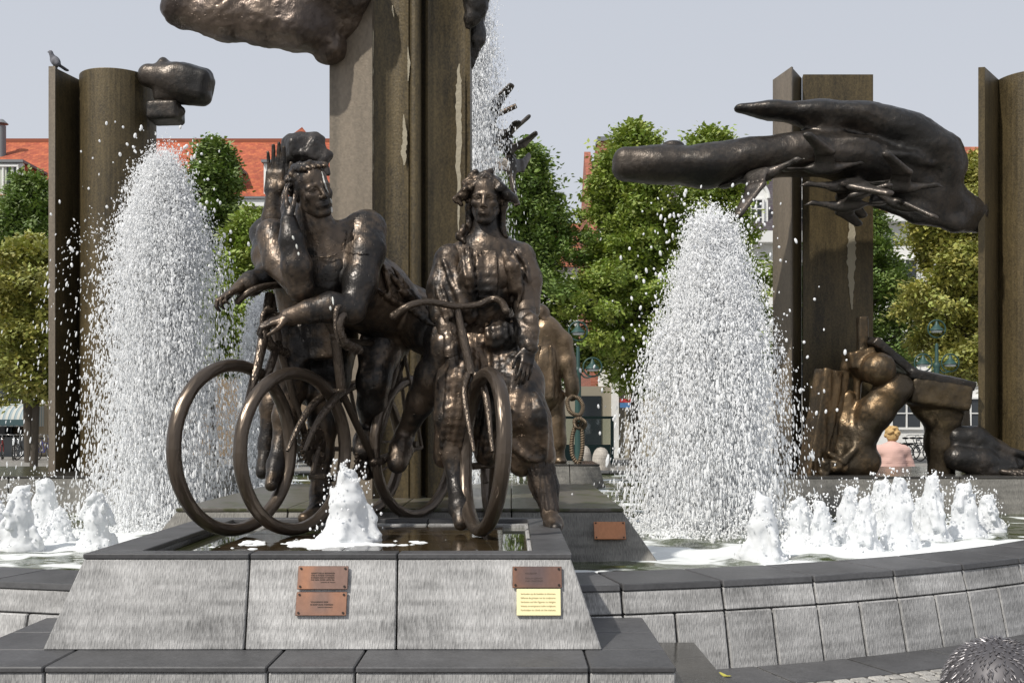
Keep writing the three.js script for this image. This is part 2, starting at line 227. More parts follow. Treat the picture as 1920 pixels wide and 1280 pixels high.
// individual pale cobbles beside the dark border, where they can be told apart
{
  const cob = thing('cobble_paving', 'pale grey cobble setts laid in curved rows along the dark border slabs', 'paving');
  const mats = [0.38, 0.45, 0.52].map((k) => std({ color: C(k * 2.4, k * 2.33, k * 2.2), map: tooledMap, bumpMap: tooledBump, bumpScale: 0.004, roughness: 0.8 }));
  for (let j = 0; j < 8; j++) for (let i = 0; i < 26; i++) {
    const r0 = 8.865 + j * 0.105, w = 0.012, st = 0.0132, a0 = 0.25 + (i + (j % 2) * 0.5) * st + rr(-0.0008, 0.0008), a1 = a0 + w + rr(-0.0006, 0.0004), h = 0.012 + rr(-0.003, 0.004);
    const g = block([[r0, a0, -0.05], [r0, a1, -0.05], [r0, a0, h], [r0, a1, h], [r0 + 0.094, a0, -0.05], [r0 + 0.094, a1, -0.05], [r0 + 0.094, a0, h], [r0 + 0.094, a1, h]].map(([r, a, y]) => ring(r, a, y)), 0.012);
    part('cobble', g, mats[Math.floor(rnd() * 3)], cob);
  }
  const bed = new THREE.RingGeometry(8.8, 9.75, 60, 1, -Math.PI / 2 + 0.2, 0.46); bed.rotateX(-Math.PI / 2); bed.translate(PC.x, 0.004, PC.z);
  part('sand_bed', meterUV(bed), mortar, cob);
}
{
  // the low ring wall: dark coping slabs, an upper course of long blocks, a lower course of short ones, a border of dark slabs at its foot
  const wall = thing('pool_wall', 'low curved blue stone wall of dressed blocks with dark coping round the fountain pool', 'wall');
  const step = 0.0795, off = 0.2813 - 7 * step;   // one long block, as an angle
  const mk = (r0b, r0t, r1, a0, a1, y0, y1, b) => block([ring(r1, a0, y0), ring(r1, a1, y0), ring(r1, a0, y1), ring(r1, a1, y1), ring(r0b, a0, y0), ring(r0b, a1, y0), ring(r0t, a0, y1), ring(r0t, a1, y1)], b);
  const gap = 0.0009, N = 79;
  for (let i = 0; i < N; i++) {
    const a0 = off + (i - 20) * step, a1 = a0 + step; if (a1 > off - 20 * step + Math.PI * 2) break;
    const m = Math.floor(rnd() * 3), near = Math.cos((a0 + a1) / 2) > 0.45;
    part('coping_stone', mk(PR + 0.012, PR, 7.75, a0 + gap, a1 - gap, 0.488, 0.53 + rr(-0.001, 0.001), 0.006), stoneTop[m], wall);
    if (!near) continue;
    const off1 = rr(-0.003, 0.003);
    part('stone_block', mk(PR + 0.045 + off1, PR + 0.003 + off1, 7.95, a0 + gap, a1 - gap, 0.353, 0.486, 0.007), stoneFace[m], wall);
    for (let h = 0; h < 2; h++) { const b0 = a0 + h * step / 2, b1 = b0 + step / 2, o = rr(-0.003, 0.003); part('stone_block', mk(PR + 0.125 + o, PR + 0.048 + o, 7.95, b0 + gap, b1 - gap, 0.0, 0.344, 0.007), stoneFace[Math.floor(rnd() * 3)], wall); }
    part('border_slab', mk(PR + 0.55, PR + 0.55, PR + 0.10, a0 + gap * 2 + 0.02, a1 + 0.02 - gap, -0.03, 0.011 + rr(-0.001, 0.001), 0.005), stoneTop[Math.floor(rnd() * 3)], wall);
  }
  const core = new THREE.LatheGeometry([[7.8, 0.0], [8.36, 0.0], [8.27, 0.487], [7.8, 0.487], [7.8, 0.0]].map(([x, y]) => new THREE.Vector2(x, y)), 160); core.translate(PC.x, 0, PC.z);
  part('mortar_core', core, mortar, wall);
  // the pool: green water under drifting foam; foam is thicker round the jets
  const jets = [[-3.54, -10.8, 1.5], [1.93, -10.3, 1.7], [-0.62, -15, 1.2], [-3.6, -15, 1], [-4.2, -9.2, 1.0], [-3.7, -9.2, 0.7], [2.4, -8.5, 1.0], [3.1, -9.2, 1.2], [3.9, -9.5, 1.2], [1.3, -8.6, 0.8]];
  const foamAt = (x, z) => { let s = 0; for (const [jx, jz, r] of jets) s += Math.exp(-((x - jx) ** 2 + (z - jz) ** 2) / (r * r)); return s; };
  const S = 16.4, foam = (u, v) => { const x = PC.x + (u - 0.5) * S, z = PC.z - (v - 0.5) * S, wx = 0.35 * fbm(x * 1.1, z * 1.1, 3, 3), wz = 0.35 * fbm(x * 1.1, z * 1.1, 9, 3);
    const r = Math.abs(fbm((x + wx) * 2.4, (z + wz) * 4.2, 1, 4)), f = fbm((x + wx) * 1.3, (z + wz) * 2.2, 5, 4); return clamp(sstep(0.10, 0.24, f * 0.75 + 0.12 - r * 0.55 + 0.30 * Math.min(foamAt(x, z), 1.4) - 0.08), 0, 1); };
  const M = 1024, fa = new Float32Array(M * M); for (let j = 0; j < M; j++) for (let i = 0; i < M; i++) fa[j * M + i] = foam((i + 0.5) / M, (j + 0.5) / M);
  const fat = (u, v) => fa[Math.min(M - 1, Math.floor(v * M)) * M + Math.min(M - 1, Math.floor(u * M))];
  const wm = std({ map: tex(M, M, (u, v) => { const t = fat(u, v), g = 0.9 + 0.2 * tn(u, v, 120, 120, 61); return [mixf(0.05, 0.72, t) * g, mixf(0.065, 0.74, t) * g, mixf(0.024, 0.73, t) * g]; }), roughnessMap: tex(M, M, (u, v) => mixf(0.10, 0.75, fat(u, v)), { srgb: false }), roughness: 1, bumpMap: tex(M, M, (u, v) => 0.45 * tn(u, v, 60, 110, 62) + 0.25 * tn(u, v, 160, 240, 63) + 0.3 * fat(u, v), { srgb: false }), bumpScale: 0.035 });
  const g = new THREE.PlaneGeometry(S, S, 220, 220); g.rotateX(-Math.PI / 2); g.translate(PC.x, WATER, PC.z);
  { const p = g.attributes.position, keep = []; for (let i = 0; i < p.count; i++) { const x = p.getX(i), z = p.getZ(i); p.setY(i, WATER + 0.012 * fbm(x * 2.2, z * 3, 4, 3) + 0.03 * Math.min(foamAt(x, z), 1.2) * fbm(x * 5, z * 5, 8, 2)); }
    const ix = g.index.array; for (let i = 0; i < ix.length; i += 3) { let ok = true; for (let k = 0; k < 3; k++) if (Math.hypot(p.getX(ix[i + k]) - PC.x, p.getZ(ix[i + k]) - PC.z) > 7.98) ok = false; if (ok) keep.push(ix[i], ix[i + 1], ix[i + 2]); } g.setIndex(keep); g.computeVertexNormals(); }
  structure('pool_water', g, wm);
}
// battered plinths of dressed slabs: a row of face stones along each side and a slab top
function plinth(label, x0, x1, zf, zb, y0, y1, bat, nx, nz, face, top, topMat) {
  const t = thing('stone_plinth', label, 'plinth'), g = 0.005, k = bat;
  const fr = Array.isArray(nx) ? nx : Array.from({ length: nx + 1 }, (_, i) => i / nx), sd = Array.from({ length: nz + 1 }, (_, i) => i / nz), T = 0.22, m = () => face[Math.floor(rnd() * face.length)];
  for (let i = 0; i + 1 < fr.length; i++) for (const s of [1, -1]) {
    const z = s > 0 ? zf : zb, bx = (q) => q === 0 ? x0 - k : q === 1 ? x1 + k : mixf(x0, x1, q) + 0.01, tx = (q) => mixf(x0, x1, q), gl = i ? g : 0, gr = i + 2 < fr.length ? g : 0, o = rr(-0.002, 0.002);
    part('face_stone', block([V(bx(fr[i]) + gl, y0, z - s * T), V(bx(fr[i + 1]) - gr, y0, z - s * T), V(tx(fr[i]) + gl, y1 - 0.03, z - s * T), V(tx(fr[i + 1]) - gr, y1 - 0.03, z - s * T), V(bx(fr[i]) + gl, y0, z + s * (k + o)), V(bx(fr[i + 1]) - gr, y0, z + s * (k + o)), V(tx(fr[i]) + gl, y1 - 0.03, z + s * o), V(tx(fr[i + 1]) - gr, y1 - 0.03, z + s * o)], 0.006), m(), t);
  }
  for (let i = 0; i < nz; i++) for (const s of [1, -1]) {
    const x = s > 0 ? x1 : x0, zz = (q) => mixf(zf - T - 0.003, zb + T + 0.003, q), a = zz(sd[i]) - (i ? g : 0), b = zz(sd[i + 1]) + (i + 1 < nz ? g : 0);
    part('side_stone', block([V(x - s * T, y0, a), V(x + s * k, y0, a), V(x - s * T, y1 - 0.03, a), V(x, y1 - 0.03, a), V(x - s * T, y0, b), V(x + s * k, y0, b), V(x - s * T, y1 - 0.03, b), V(x, y1 - 0.03, b)], 0.006), m(), t);
  }
  part('filling', boxAt(x0 + T - 0.02, x1 - T + 0.02, y0, top ? y1 - 0.035 : y1 - 0.13, zb + T - 0.02, zf - T + 0.02), mortar, t);
  if (top) for (let i = 0; i + 1 < fr.length; i++) part('top_slab', bbox(mixf(x0, x1, fr[i]) + (i ? 0.003 : -0.004), mixf(x0, x1, fr[i + 1]) - (i + 2 < fr.length ? 0.003 : -0.004), y1 - 0.028, y1, zb, zf + 0.004, 0.006), topMat, t);
  return t;
}
const DECK = 0.78;
{
  // front plinth under the cyclists
  const x0 = -2.25, x1 = 0.31, zf = -5.6, zb = -7.78, y1 = 0.82;
  const t = plinth('wide sloping plinth of three grey slabs under the bronze cyclists', x0, x1, zf, zb, 0.346, y1, 0.15, [0, 0.3405, 0.6437, 1], 4, stoneFace);
  // dark rim slabs round a shallow basin
  const rim = (a, b, c, d) => part('rim_slab', bbox(a, b, y1 - 0.028, y1, c, d, 0.005), stoneTop[Math.floor(rnd() * 3)], t);
  const xs = [x0 - 0.004, -1.378, -0.602, x1 + 0.004]; for (let i = 0; i < 3; i++) { rim(xs[i] + (i ? 0.004 : 0), xs[i + 1] - (i < 2 ? 0.004 : 0), zf - 0.14, zf + 0.004); rim(xs[i] + (i ? 0.004 : 0), xs[i + 1] - (i < 2 ? 0.004 : 0), zb, zb + 0.14); }
  for (let i = 0; i < 3; i++) { const L = (zf - 0.143 - zb - 0.143) / 3, b = zf - 0.143 - i * L, a = b - L + 0.006; rim(x0 - 0.004, x0 + 0.26, a, b); rim(x1 - 0.2, x1 + 0.004, a, b); }
  const wetPlate = std({ map: tex(512, 512, (u, v) => { const k = tn(u, v, 6, 7, 71) * 0.5 + tn(u, v, 22, 20, 72) * 0.5; return [mixf(0.022, 0.062, k), mixf(0.017, 0.043, k), mixf(0.011, 0.022, k)]; }), roughness: 0.07, bumpMap: tex(256, 256, (u, v) => 0.7 * tn(u, v, 9, 14, 73) + 0.3 * tn(u, v, 30, 40, 74), { srgb: false }), bumpScale: 0.0007 });
  const basin = part('basin_floor', boxAt(x0 + 0.2, x1 - 0.15, 0.70, 0.752, zb + 0.1, zf - 0.1), mossTop, t);
  for (const [a, b, c, d] of [[-1.72, -0.98, -7.0, -5.80], [-0.972, -0.06, -7.0, -5.80], [-1.72, -0.98, -7.55, -7.01], [-0.972, -0.06, -7.55, -7.01]]) part('wet_metal_plate', bbox(a, b, 0.753, DECK, c, d, 0.006), wetPlate, t);
  const sheet = new THREE.PlaneGeometry(2.2, 1.95, 1, 1); sheet.rotateX(-Math.PI / 2); sheet.translate(-0.93, 0.7665, -6.69);
  part('basin_water', meterUV(sheet), phy({ color: C(0.07, 0.075, 0.035), roughness: 0.05, clearcoat: 1, clearcoatRoughness: 0.02 }), t);
  // the step that the plinth stands on, and a lower wet step beside the wall
  const s = thing('stone_step', 'broad stone step with dark top slabs under the cyclists plinth', 'step');
  const sx = [-2.78, -2.23, -1.166, -0.748, 0.368, 0.78];
  for (let i = 0; i < 5; i++) {
    const g = 0.005, a = sx[i] + (i ? g : 0), b = sx[i + 1] - (i < 4 ? g : 0), o = rr(-0.003, 0.003);
    part('face_stone', bbox(a, b, -0.02, 0.315, -5.4, -5.08 + o, 0.007), stoneFace[Math.floor(rnd() * 3)], s);
    part('top_slab', bbox(a, b, 0.318, 0.346, -5.46, -5.07 + o, 0.006), stoneTop[Math.floor(rnd() * 3)], s);
  }
  for (const [a, b] of [[-2.78, -2.3], [0.36, 0.78]]) for (let i = 0; i < 2; i++) { part('side_slab', bbox(a, b, 0.318, 0.346, -5.466 - (i + 1) * 0.45 + 0.004, -5.466 - i * 0.45, 0.006), stoneTop[i + 1], s); part('side_stone', bbox(a + 0.004, b - 0.004, -0.02, 0.315, -5.405 - (i + 1) * 0.48, -5.405 - i * 0.48 - 0.004, 0.006), stoneFace[i], s); }
  part('filling', boxAt(-2.35, 0.40, 0, 0.314, -6.35, -5.405), mortar, s);
  const l = thing('wet_stone_step', 'low dark wet slab step in the notch between plinth and pool wall', 'step');
  part('top_slab', bbox(0.79, 1.09, 0.165, 0.2, -6.36, -4.6, 0.006), stoneWet, l); part('face_stone', bbox(0.79, 1.08, -0.02, 0.162, -6.35, -4.62, 0.006), stoneFace[0], l);
}
const midPlinth = plinth('mossy low plinth with a copper plate behind the seated woman cyclist', -2.6, 0.86, -8.25, -11.6, 0.4, 0.85, 0.28, 4, 4, [plinthDull, plinthDull], true, mossTop);
plinth('grey plinth under the angular pillar and the reclining bronze figure', 3.25, 8.0, -12.25, -15.2, 0.4, 0.9, 0.05, 5, 3, [plinthDull], true, stoneWet);
plinth('grey plinth under the round pillar with the pigeon', -8.6, -3.95, -12.3, -15.2, 0.4, 0.9, 0.05, 5, 3, [plinthDull], true, stoneWet);
plinth('grey slab plinth under the bronze fisherman', 0.45, 1.42, -17.3, -18.9, 0.35, 0.85, 0.12, [0, 0.5, 1], 1, [stoneFace[0], plinthDull], true, stoneWet);
plinth('small tapered plinth seen through the tall water jet', 1.72, 2.62, -12.2, -13.2, 0.4, 0.9, 0.12, 2, 1, [plinthDull], true, stoneWet);
// plates with lettering
function plaque(name, label, px, py, w, h, mat, lines, dark, dz = 0.012) {   // on the sloping front face
  const q = (py - 1040) / 180, yy = 0, d = mixf(5.6, 5.45, clamp(q, 0, 1)), p = P(px, py, d), t = thing(name, label, 'plaque', null, p.clone().add(V(0, 0, 0.006))), lean = -Math.atan2(0.15, 0.444);
  t.rotation.x = lean; part('plate', bbox(-w / 2, w / 2, -h / 2, h / 2, 0, dz, 0.002), mat, t);
  const cv = document.createElement('canvas'); cv.width = 512; cv.height = Math.round(512 * h / w); const c = cv.getContext('2d');
  return { t, cv, c, w, h, dz, lines, dark };
}
function letter(o, draw, bg) {
  const { cv, c, t, w, h, dz } = o; c.fillStyle = bg; c.fillRect(0, 0, cv.width, cv.height); draw(c, cv.width, cv.height);
  const tx = new THREE.CanvasTexture(cv); tx.colorSpace = THREE.SRGBColorSpace; return tx;
}
function lettering(o, draw, color) {   // dark ink as its own thin sheet with cut-out letters
  const { cv, c, t, w, h, dz } = o; c.fillStyle = '#000'; c.fillRect(0, 0, cv.width, cv.height); c.fillStyle = '#fff'; draw(c, cv.width, cv.height);
  const tx = new THREE.CanvasTexture(cv); const g = new THREE.PlaneGeometry(w * 0.98, h * 0.98); g.translate(0, 0, dz + 0.0015);
  part('lettering', g, std({ color, roughness: 0.8, alphaMap: tx, transparent: true }), t);
}
function screws(o, r = 0.006) { for (const sx of [-1, 1]) for (const sy of [-1, 1]) { const g = new THREE.CylinderGeometry(r, r, 0.006, 10); g.rotateX(Math.PI / 2); g.translate(sx * (o.w / 2 - 0.016), sy * (o.h / 2 - 0.014), o.dz + 0.002); part('screw', g, std({ color: C(0.03, 0.022, 0.018), metalness: 0.6, roughness: 0.5 }), o.t); } }
{
  const ink = C(0.06, 0.04, 0.03);
  let o = plaque('copper_plaque', 'copper plaque engraved with five lines, upper one of the pair on the plinth', 606, 1083, 0.262, 0.122, copperPlate(81));
  lettering(o, (c, W, H) => { c.font = 'bold 21px sans-serif'; c.textAlign = 'justify'; ["QUANT'È BELLA GIOVINEZZA", 'CHE SI FUGGE TUTTAVIA', "DI DOMAN NON C'È CERTEZZA", 'CHI VUOL ESSER LIETO SIA'].forEach((s, i) => { c.fillText(s, W * 0.26, H * 0.34 + i * 23, W * 0.48); }); c.font = 'bold 15px sans-serif'; c.fillText("LORENZO DE' MEDICI", W * 0.46, H * 0.34 + 92); }, ink); screws(o);
  o = plaque('copper_plaque', 'brighter copper plaque with three engraved lines below the other copper plaque', 603, 1132, 0.262, 0.122, copperPlate(85));
  lettering(o, (c, W, H) => { c.font = 'bold 21px sans-serif'; ["'VLAANDREN DIRK", "IK ROEP HAAR T'EWIGEN"].forEach((s, i) => c.fillText(s, W * 0.28, H * 0.45 + i * 27, W * 0.46)); c.font = 'bold 15px sans-serif'; c.fillText('ALBRECHT RODENBACH', W * 0.43, H * 0.45 + 52, W * 0.3); }, ink); screws(o);
  o = plaque('copper_plaque', 'dull brown copper plaque above the pale yellow notice', 1007, 1082, 0.258, 0.112, std({ color: C(0.55, 0.62, 0.75), map: copperPlate(90).map, metalness: 0.45, roughness: 0.5 }));
  lettering(o, (c, W, H) => { c.font = '22px sans-serif'; ['WIELRIJDERS', '', 'STEFAAN DEPUYDT', 'LIVIA CANESTRARO'].forEach((s, i) => c.fillText(s, W * 0.25, H * 0.36 + i * 27, W * 0.52)); }, C(0.09, 0.06, 0.05)); screws(o);
  o = plaque('notice_sign', 'pale yellow notice in five languages under the brown plaque', 1010, 1129, 0.228, 0.138, std({ color: C(0.80, 0.72, 0.42), roughness: 0.5 }), null, null, 0.014);
  lettering(o, (c, W, H) => { c.font = '28px sans-serif'; ['Verboden op de beelden te klimmen.', 'Défense de grimper sur les sculptures.', 'Verboten auf die Figuren zu steigen.', 'Vietato arrampicarsi sulle sculpture.', 'Forbidden to climb on the statues.'].forEach((s, i) => c.fillText(s, W * 0.08, H * 0.22 + i * H * 0.155, W * 0.82)); }, C(0.28, 0.19, 0.08));
  // plate on the mossy plinth
  const t = thing('copper_plaque', 'small blank tarnished copper plaque on the mossy plinth', 'plaque', null, V(0.745, 0.685, -8.128)); t.rotation.x = -Math.atan2(0.28, 0.42);
  part('plate', bbox(-0.12, 0.12, -0.075, 0.075, 0, 0.014, 0.002), copperPlate(95), t);
  screws({ t, w: 0.24, h: 0.15, dz: 0.014 });
}

// ---------- tall bronze sheet columns ----------
function extr(pts, y0, y1, bevel) { const s = new THREE.Shape(pts.map(([x, d]) => new THREE.Vector2(x, d))); const g = new THREE.ExtrudeGeometry(s, { depth: y1 - y0, bevelEnabled: !!bevel, bevelSize: bevel || 0, bevelThickness: bevel || 0, bevelSegments: 2 }); g.rotateX(-Math.PI / 2); g.translate(0, y0, 0); return g; }
const arc = (cx, cd, r, a0, a1, n = 24) => Array.from({ length: n + 1 }, (_, i) => { const a = mixf(a0, a1, i / n); return [cx + r * Math.cos(a), cd + r * Math.sin(a)]; });
function crust(parent, px, d, rows) {   // raised ragged run of lime: rows of [py, half width in metres]
  const L = [], Rr = []; const n = 40;
  for (let i = 0; i <= n; i++) { const q = i / n * (rows.length - 1), k = Math.min(rows.length - 2, Math.floor(q)), y = mixf(rows[k][0], rows[k + 1][0], q - k), w = mixf(rows[k][1], rows[k + 1][1], q - k), c = X(px, d) + 0.008 * noise3(y * 0.06, px, 1); L.push([c - w * (0.75 + 0.5 * rnd()), Y(y, d)]); Rr.push([c + w * (0.75 + 0.5 * rnd()), Y(y, d)]); }
  const s = new THREE.Shape([...L, ...Rr.reverse()].map(([x, y]) => new THREE.Vector2(x, y))); const g = new THREE.ExtrudeGeometry(s, { depth: 0.006, bevelEnabled: false }); g.translate(0, 0, -d); part('lime_streak', g, limeCrust, parent);
}
{
  const H = 7.6;
  const c = thing('bronze_column', 'tall central bronze sheet pillar streaked with lime behind the cyclists', 'column');
  // grey flat fin
  part('flat_fin', extr([[X(619, 9.5), 9.5], [X(697, 9.3), 9.3], [X(697, 9.3) + 0.02, 9.42], [X(619, 9.5) + 0.03, 9.62]], 0.85, H, 0.006), sheetGrey, c);
  // curved trough with a rounded rib at its edge
  const x0 = X(698, 9.32), x1 = X(766, 9.36), tr = []; for (let i = 0; i <= 14; i++) { const q = i / 14; tr.push([mixf(x0, x1, q), 9.345 + 0.06 * Math.sin(q * 3.14159)]); }
  part('curved_trough', extr([...tr, [x1, 9.6], [x0, 9.6]], 0.85, H), sheetMat, c);
  part('rounded_rib', extr(arc(X(778, 9.34), 9.37, 0.052, -Math.PI, Math.PI, 28).slice(0, -1), 0.85, H), sheetMat, c);
  part('back_plate', extr([[X(770, 9.8), 9.75], [X(800, 9.8), 9.75], [X(800, 9.8), 9.85], [X(770, 9.8), 9.85]], 0.85, H), sheetMat, c);
  const y0 = X(798, 9.45), y1 = X(872, 9.5), t2 = []; for (let i = 0; i <= 16; i++) { const q = i / 16; t2.push([mixf(y0, y1, q), 9.44 + 0.16 * Math.sin(q * 2.1 - 0.3) * (q > 0.1 ? 1 : q * 10) * 0.6]); }
  part('shaded_trough', extr([...t2, [y1, 9.95], [y0, 9.95]], 0.85, H), sheetMat, c);
  part('edge_flange', extr([[X(873, 9.5), 9.5], [X(881, 9.5), 9.47], [X(881, 9.5), 9.9], [X(873, 9.5), 9.9]], 0.85, H, 0.004), sheetMat, c);
  crust(c, 697, 9.31, [[0, 0.006], [60, 0.013], [160, 0.008], [240, 0.012], [360, 0.006], [470, 0.003]]);
  crust(c, 758, 9.33, [[215, 0.003], [250, 0.02], [292, 0.022], [310, 0.004]]); crust(c, 765, 9.33, [[88, 0.002], [118, 0.012], [152, 0.003]]); crust(c, 737, 9.352, [[10, 0.003], [20, 0.008], [32, 0.002]]);
  crust(c, 860, 9.44, [[120, 0.006], [160, 0.022], [240, 0.024], [330, 0.018], [440, 0.004]]);
}
{
  const c = thing('bronze_column', 'round bronze pillar with a flat side fin and a pigeon on top', 'column');
  part('flat_fin', extr([[X(92, 13.5), 13.5], [X(103, 13.5), 13.48], [X(152, 14.0), 14.0], [X(148, 14.1), 14.1]], 0.9, 6.0, 0.006), sheetMat, c);
  part('edge_strip', extr([[X(91.4, 13.47), 13.45], [X(103, 13.45), 13.44], [X(103.6, 13.47), 13.472], [X(92, 13.48), 13.488]], 0.9, 6.012), sheetGrey, c);
  part('round_shaft', extr(arc(X(221, 13.95), 13.95, 0.468, 0, Math.PI * 2, 48).slice(0, -1), 0.9, 6.0, 0.008), sheetMat, c);
}
{
  const c = thing('bronze_column', 'angular bronze pillar of folded plates behind the flying slab sculpture', 'column');
  part('angled_plate', extr([[X(1450, 13.95), 13.95], [X(1485, 13.43), 13.43], [X(1487, 13.46), 13.46], [X(1455, 14.0), 14.05]], 0.9, 6.0, 0.004), sheetGrey, c);
  part('return_plate', extr([[X(1487.4, 13.46), 13.465], [X(1504, 13.85), 13.85], [X(1500, 13.9), 13.9], [X(1485, 13.55), 13.55]], 0.9, 5.99), sheetMat, c);
  part('face_plate', extr([[X(1507, 13.74), 13.74], [X(1637, 13.74), 13.74], [X(1637, 13.8), 13.84], [X(1507, 13.8), 13.84]], 0.9, 6.0, 0.005), sheetMat, c);
  crust(c, 1597, 13.73, [[398, 0.01], [440, 0.05], [490, 0.055], [540, 0.03], [580, 0.008]]);
  const d = thing('bronze_column', 'rounded bronze pillar with a flange that carries the flying slab sculpture', 'column');
  part('flange', extr([[X(1836, 12.9), 12.9], [X(1846, 12.9), 12.89], [X(1880, 13.5), 13.5], [X(1870, 13.6), 13.6]], 0.9, 5.81, 0.006), sheetMat, d);
  part('round_shaft', extr(arc(X(1940, 13.4), 13.4, 0.46, 0, Math.PI * 2, 44).slice(0, -1), 0.9, 5.81, 0.008), sheetMat, d);
  const e = thing('bronze_column', 'slim far bronze pillar under the flock of bronze birds', 'column');
  part('flat_fin', extr([[X(868, 17.2), 17.2], [X(928, 17), 17], [X(928, 17), 17.25], [X(868, 17.4), 17.4]], 0.3, 5.98), sheetGrey, e);
  part('back_plate', extr([[X(868, 17.5), 17.42], [X(900, 17.3), 17.3], [X(905, 17.4), 17.7], [X(868, 17.5), 17.8]], 0.3, 5.95), sheetMat, e);
}

// ---------- bronze bicycles ----------
function wheelGeo(R, r, c, dir, lean = 0) {   // torus standing on the ground in the plane of dir
  const g = new THREE.TorusGeometry(R - r, r, 14, 90), n = V(0, 1, 0).cross(dir).normalize(); g.scale(1, 1, 1.15);
  const p = g.attributes.position; for (let i = 0; i < p.count; i++) { const k = 1 + 0.006 * noise3(p.getX(i) * 9, p.getY(i) * 9, R); p.setX(i, p.getX(i) * k); p.setY(i, p.getY(i) * k); }
  const up = V(0, 1, 0).multiplyScalar(Math.cos(lean)).addScaledVector(n, Math.sin(lean)); const nn = dir.clone().cross(up).normalize();
  g.applyMatrix4(new THREE.Matrix4().makeBasis(dir, up, nn)); g.translate(c.x, c.y, c.z); g.computeVertexNormals(); return g;
}
function gearGeo(c, dir, R, th = 0.02) {   // toothed chainring with cut-outs
  const s = new THREE.Shape(), n = 28; for (let i = 0; i < n * 4; i++) { const a = i / (n * 4) * 6.28319, r = R * (i % 4 < 2 ? 1 : 0.9); i ? s.lineTo(r * Math.cos(a), r * Math.sin(a)) : s.moveTo(r, 0); }
  for (let k = 0; k < 5; k++) { const a = k / 5 * 6.283, h = new THREE.Path(); h.absellipse(R * 0.55 * Math.cos(a), R * 0.55 * Math.sin(a), R * 0.22, R * 0.17, 0, 6.283, false, a); s.holes.push(h); }
  const g = new THREE.ExtrudeGeometry(s, { depth: th, bevelEnabled: true, bevelSize: 0.003, bevelThickness: 0.003, bevelSegments: 1, curveSegments: 12 }); g.translate(0, 0, -th / 2);
  g.applyMatrix4(new THREE.Matrix4().makeBasis(dir, V(0, 1, 0), dir.clone().cross(V(0, 1, 0)).normalize())); g.translate(c.x, c.y, c.z); return g;
}
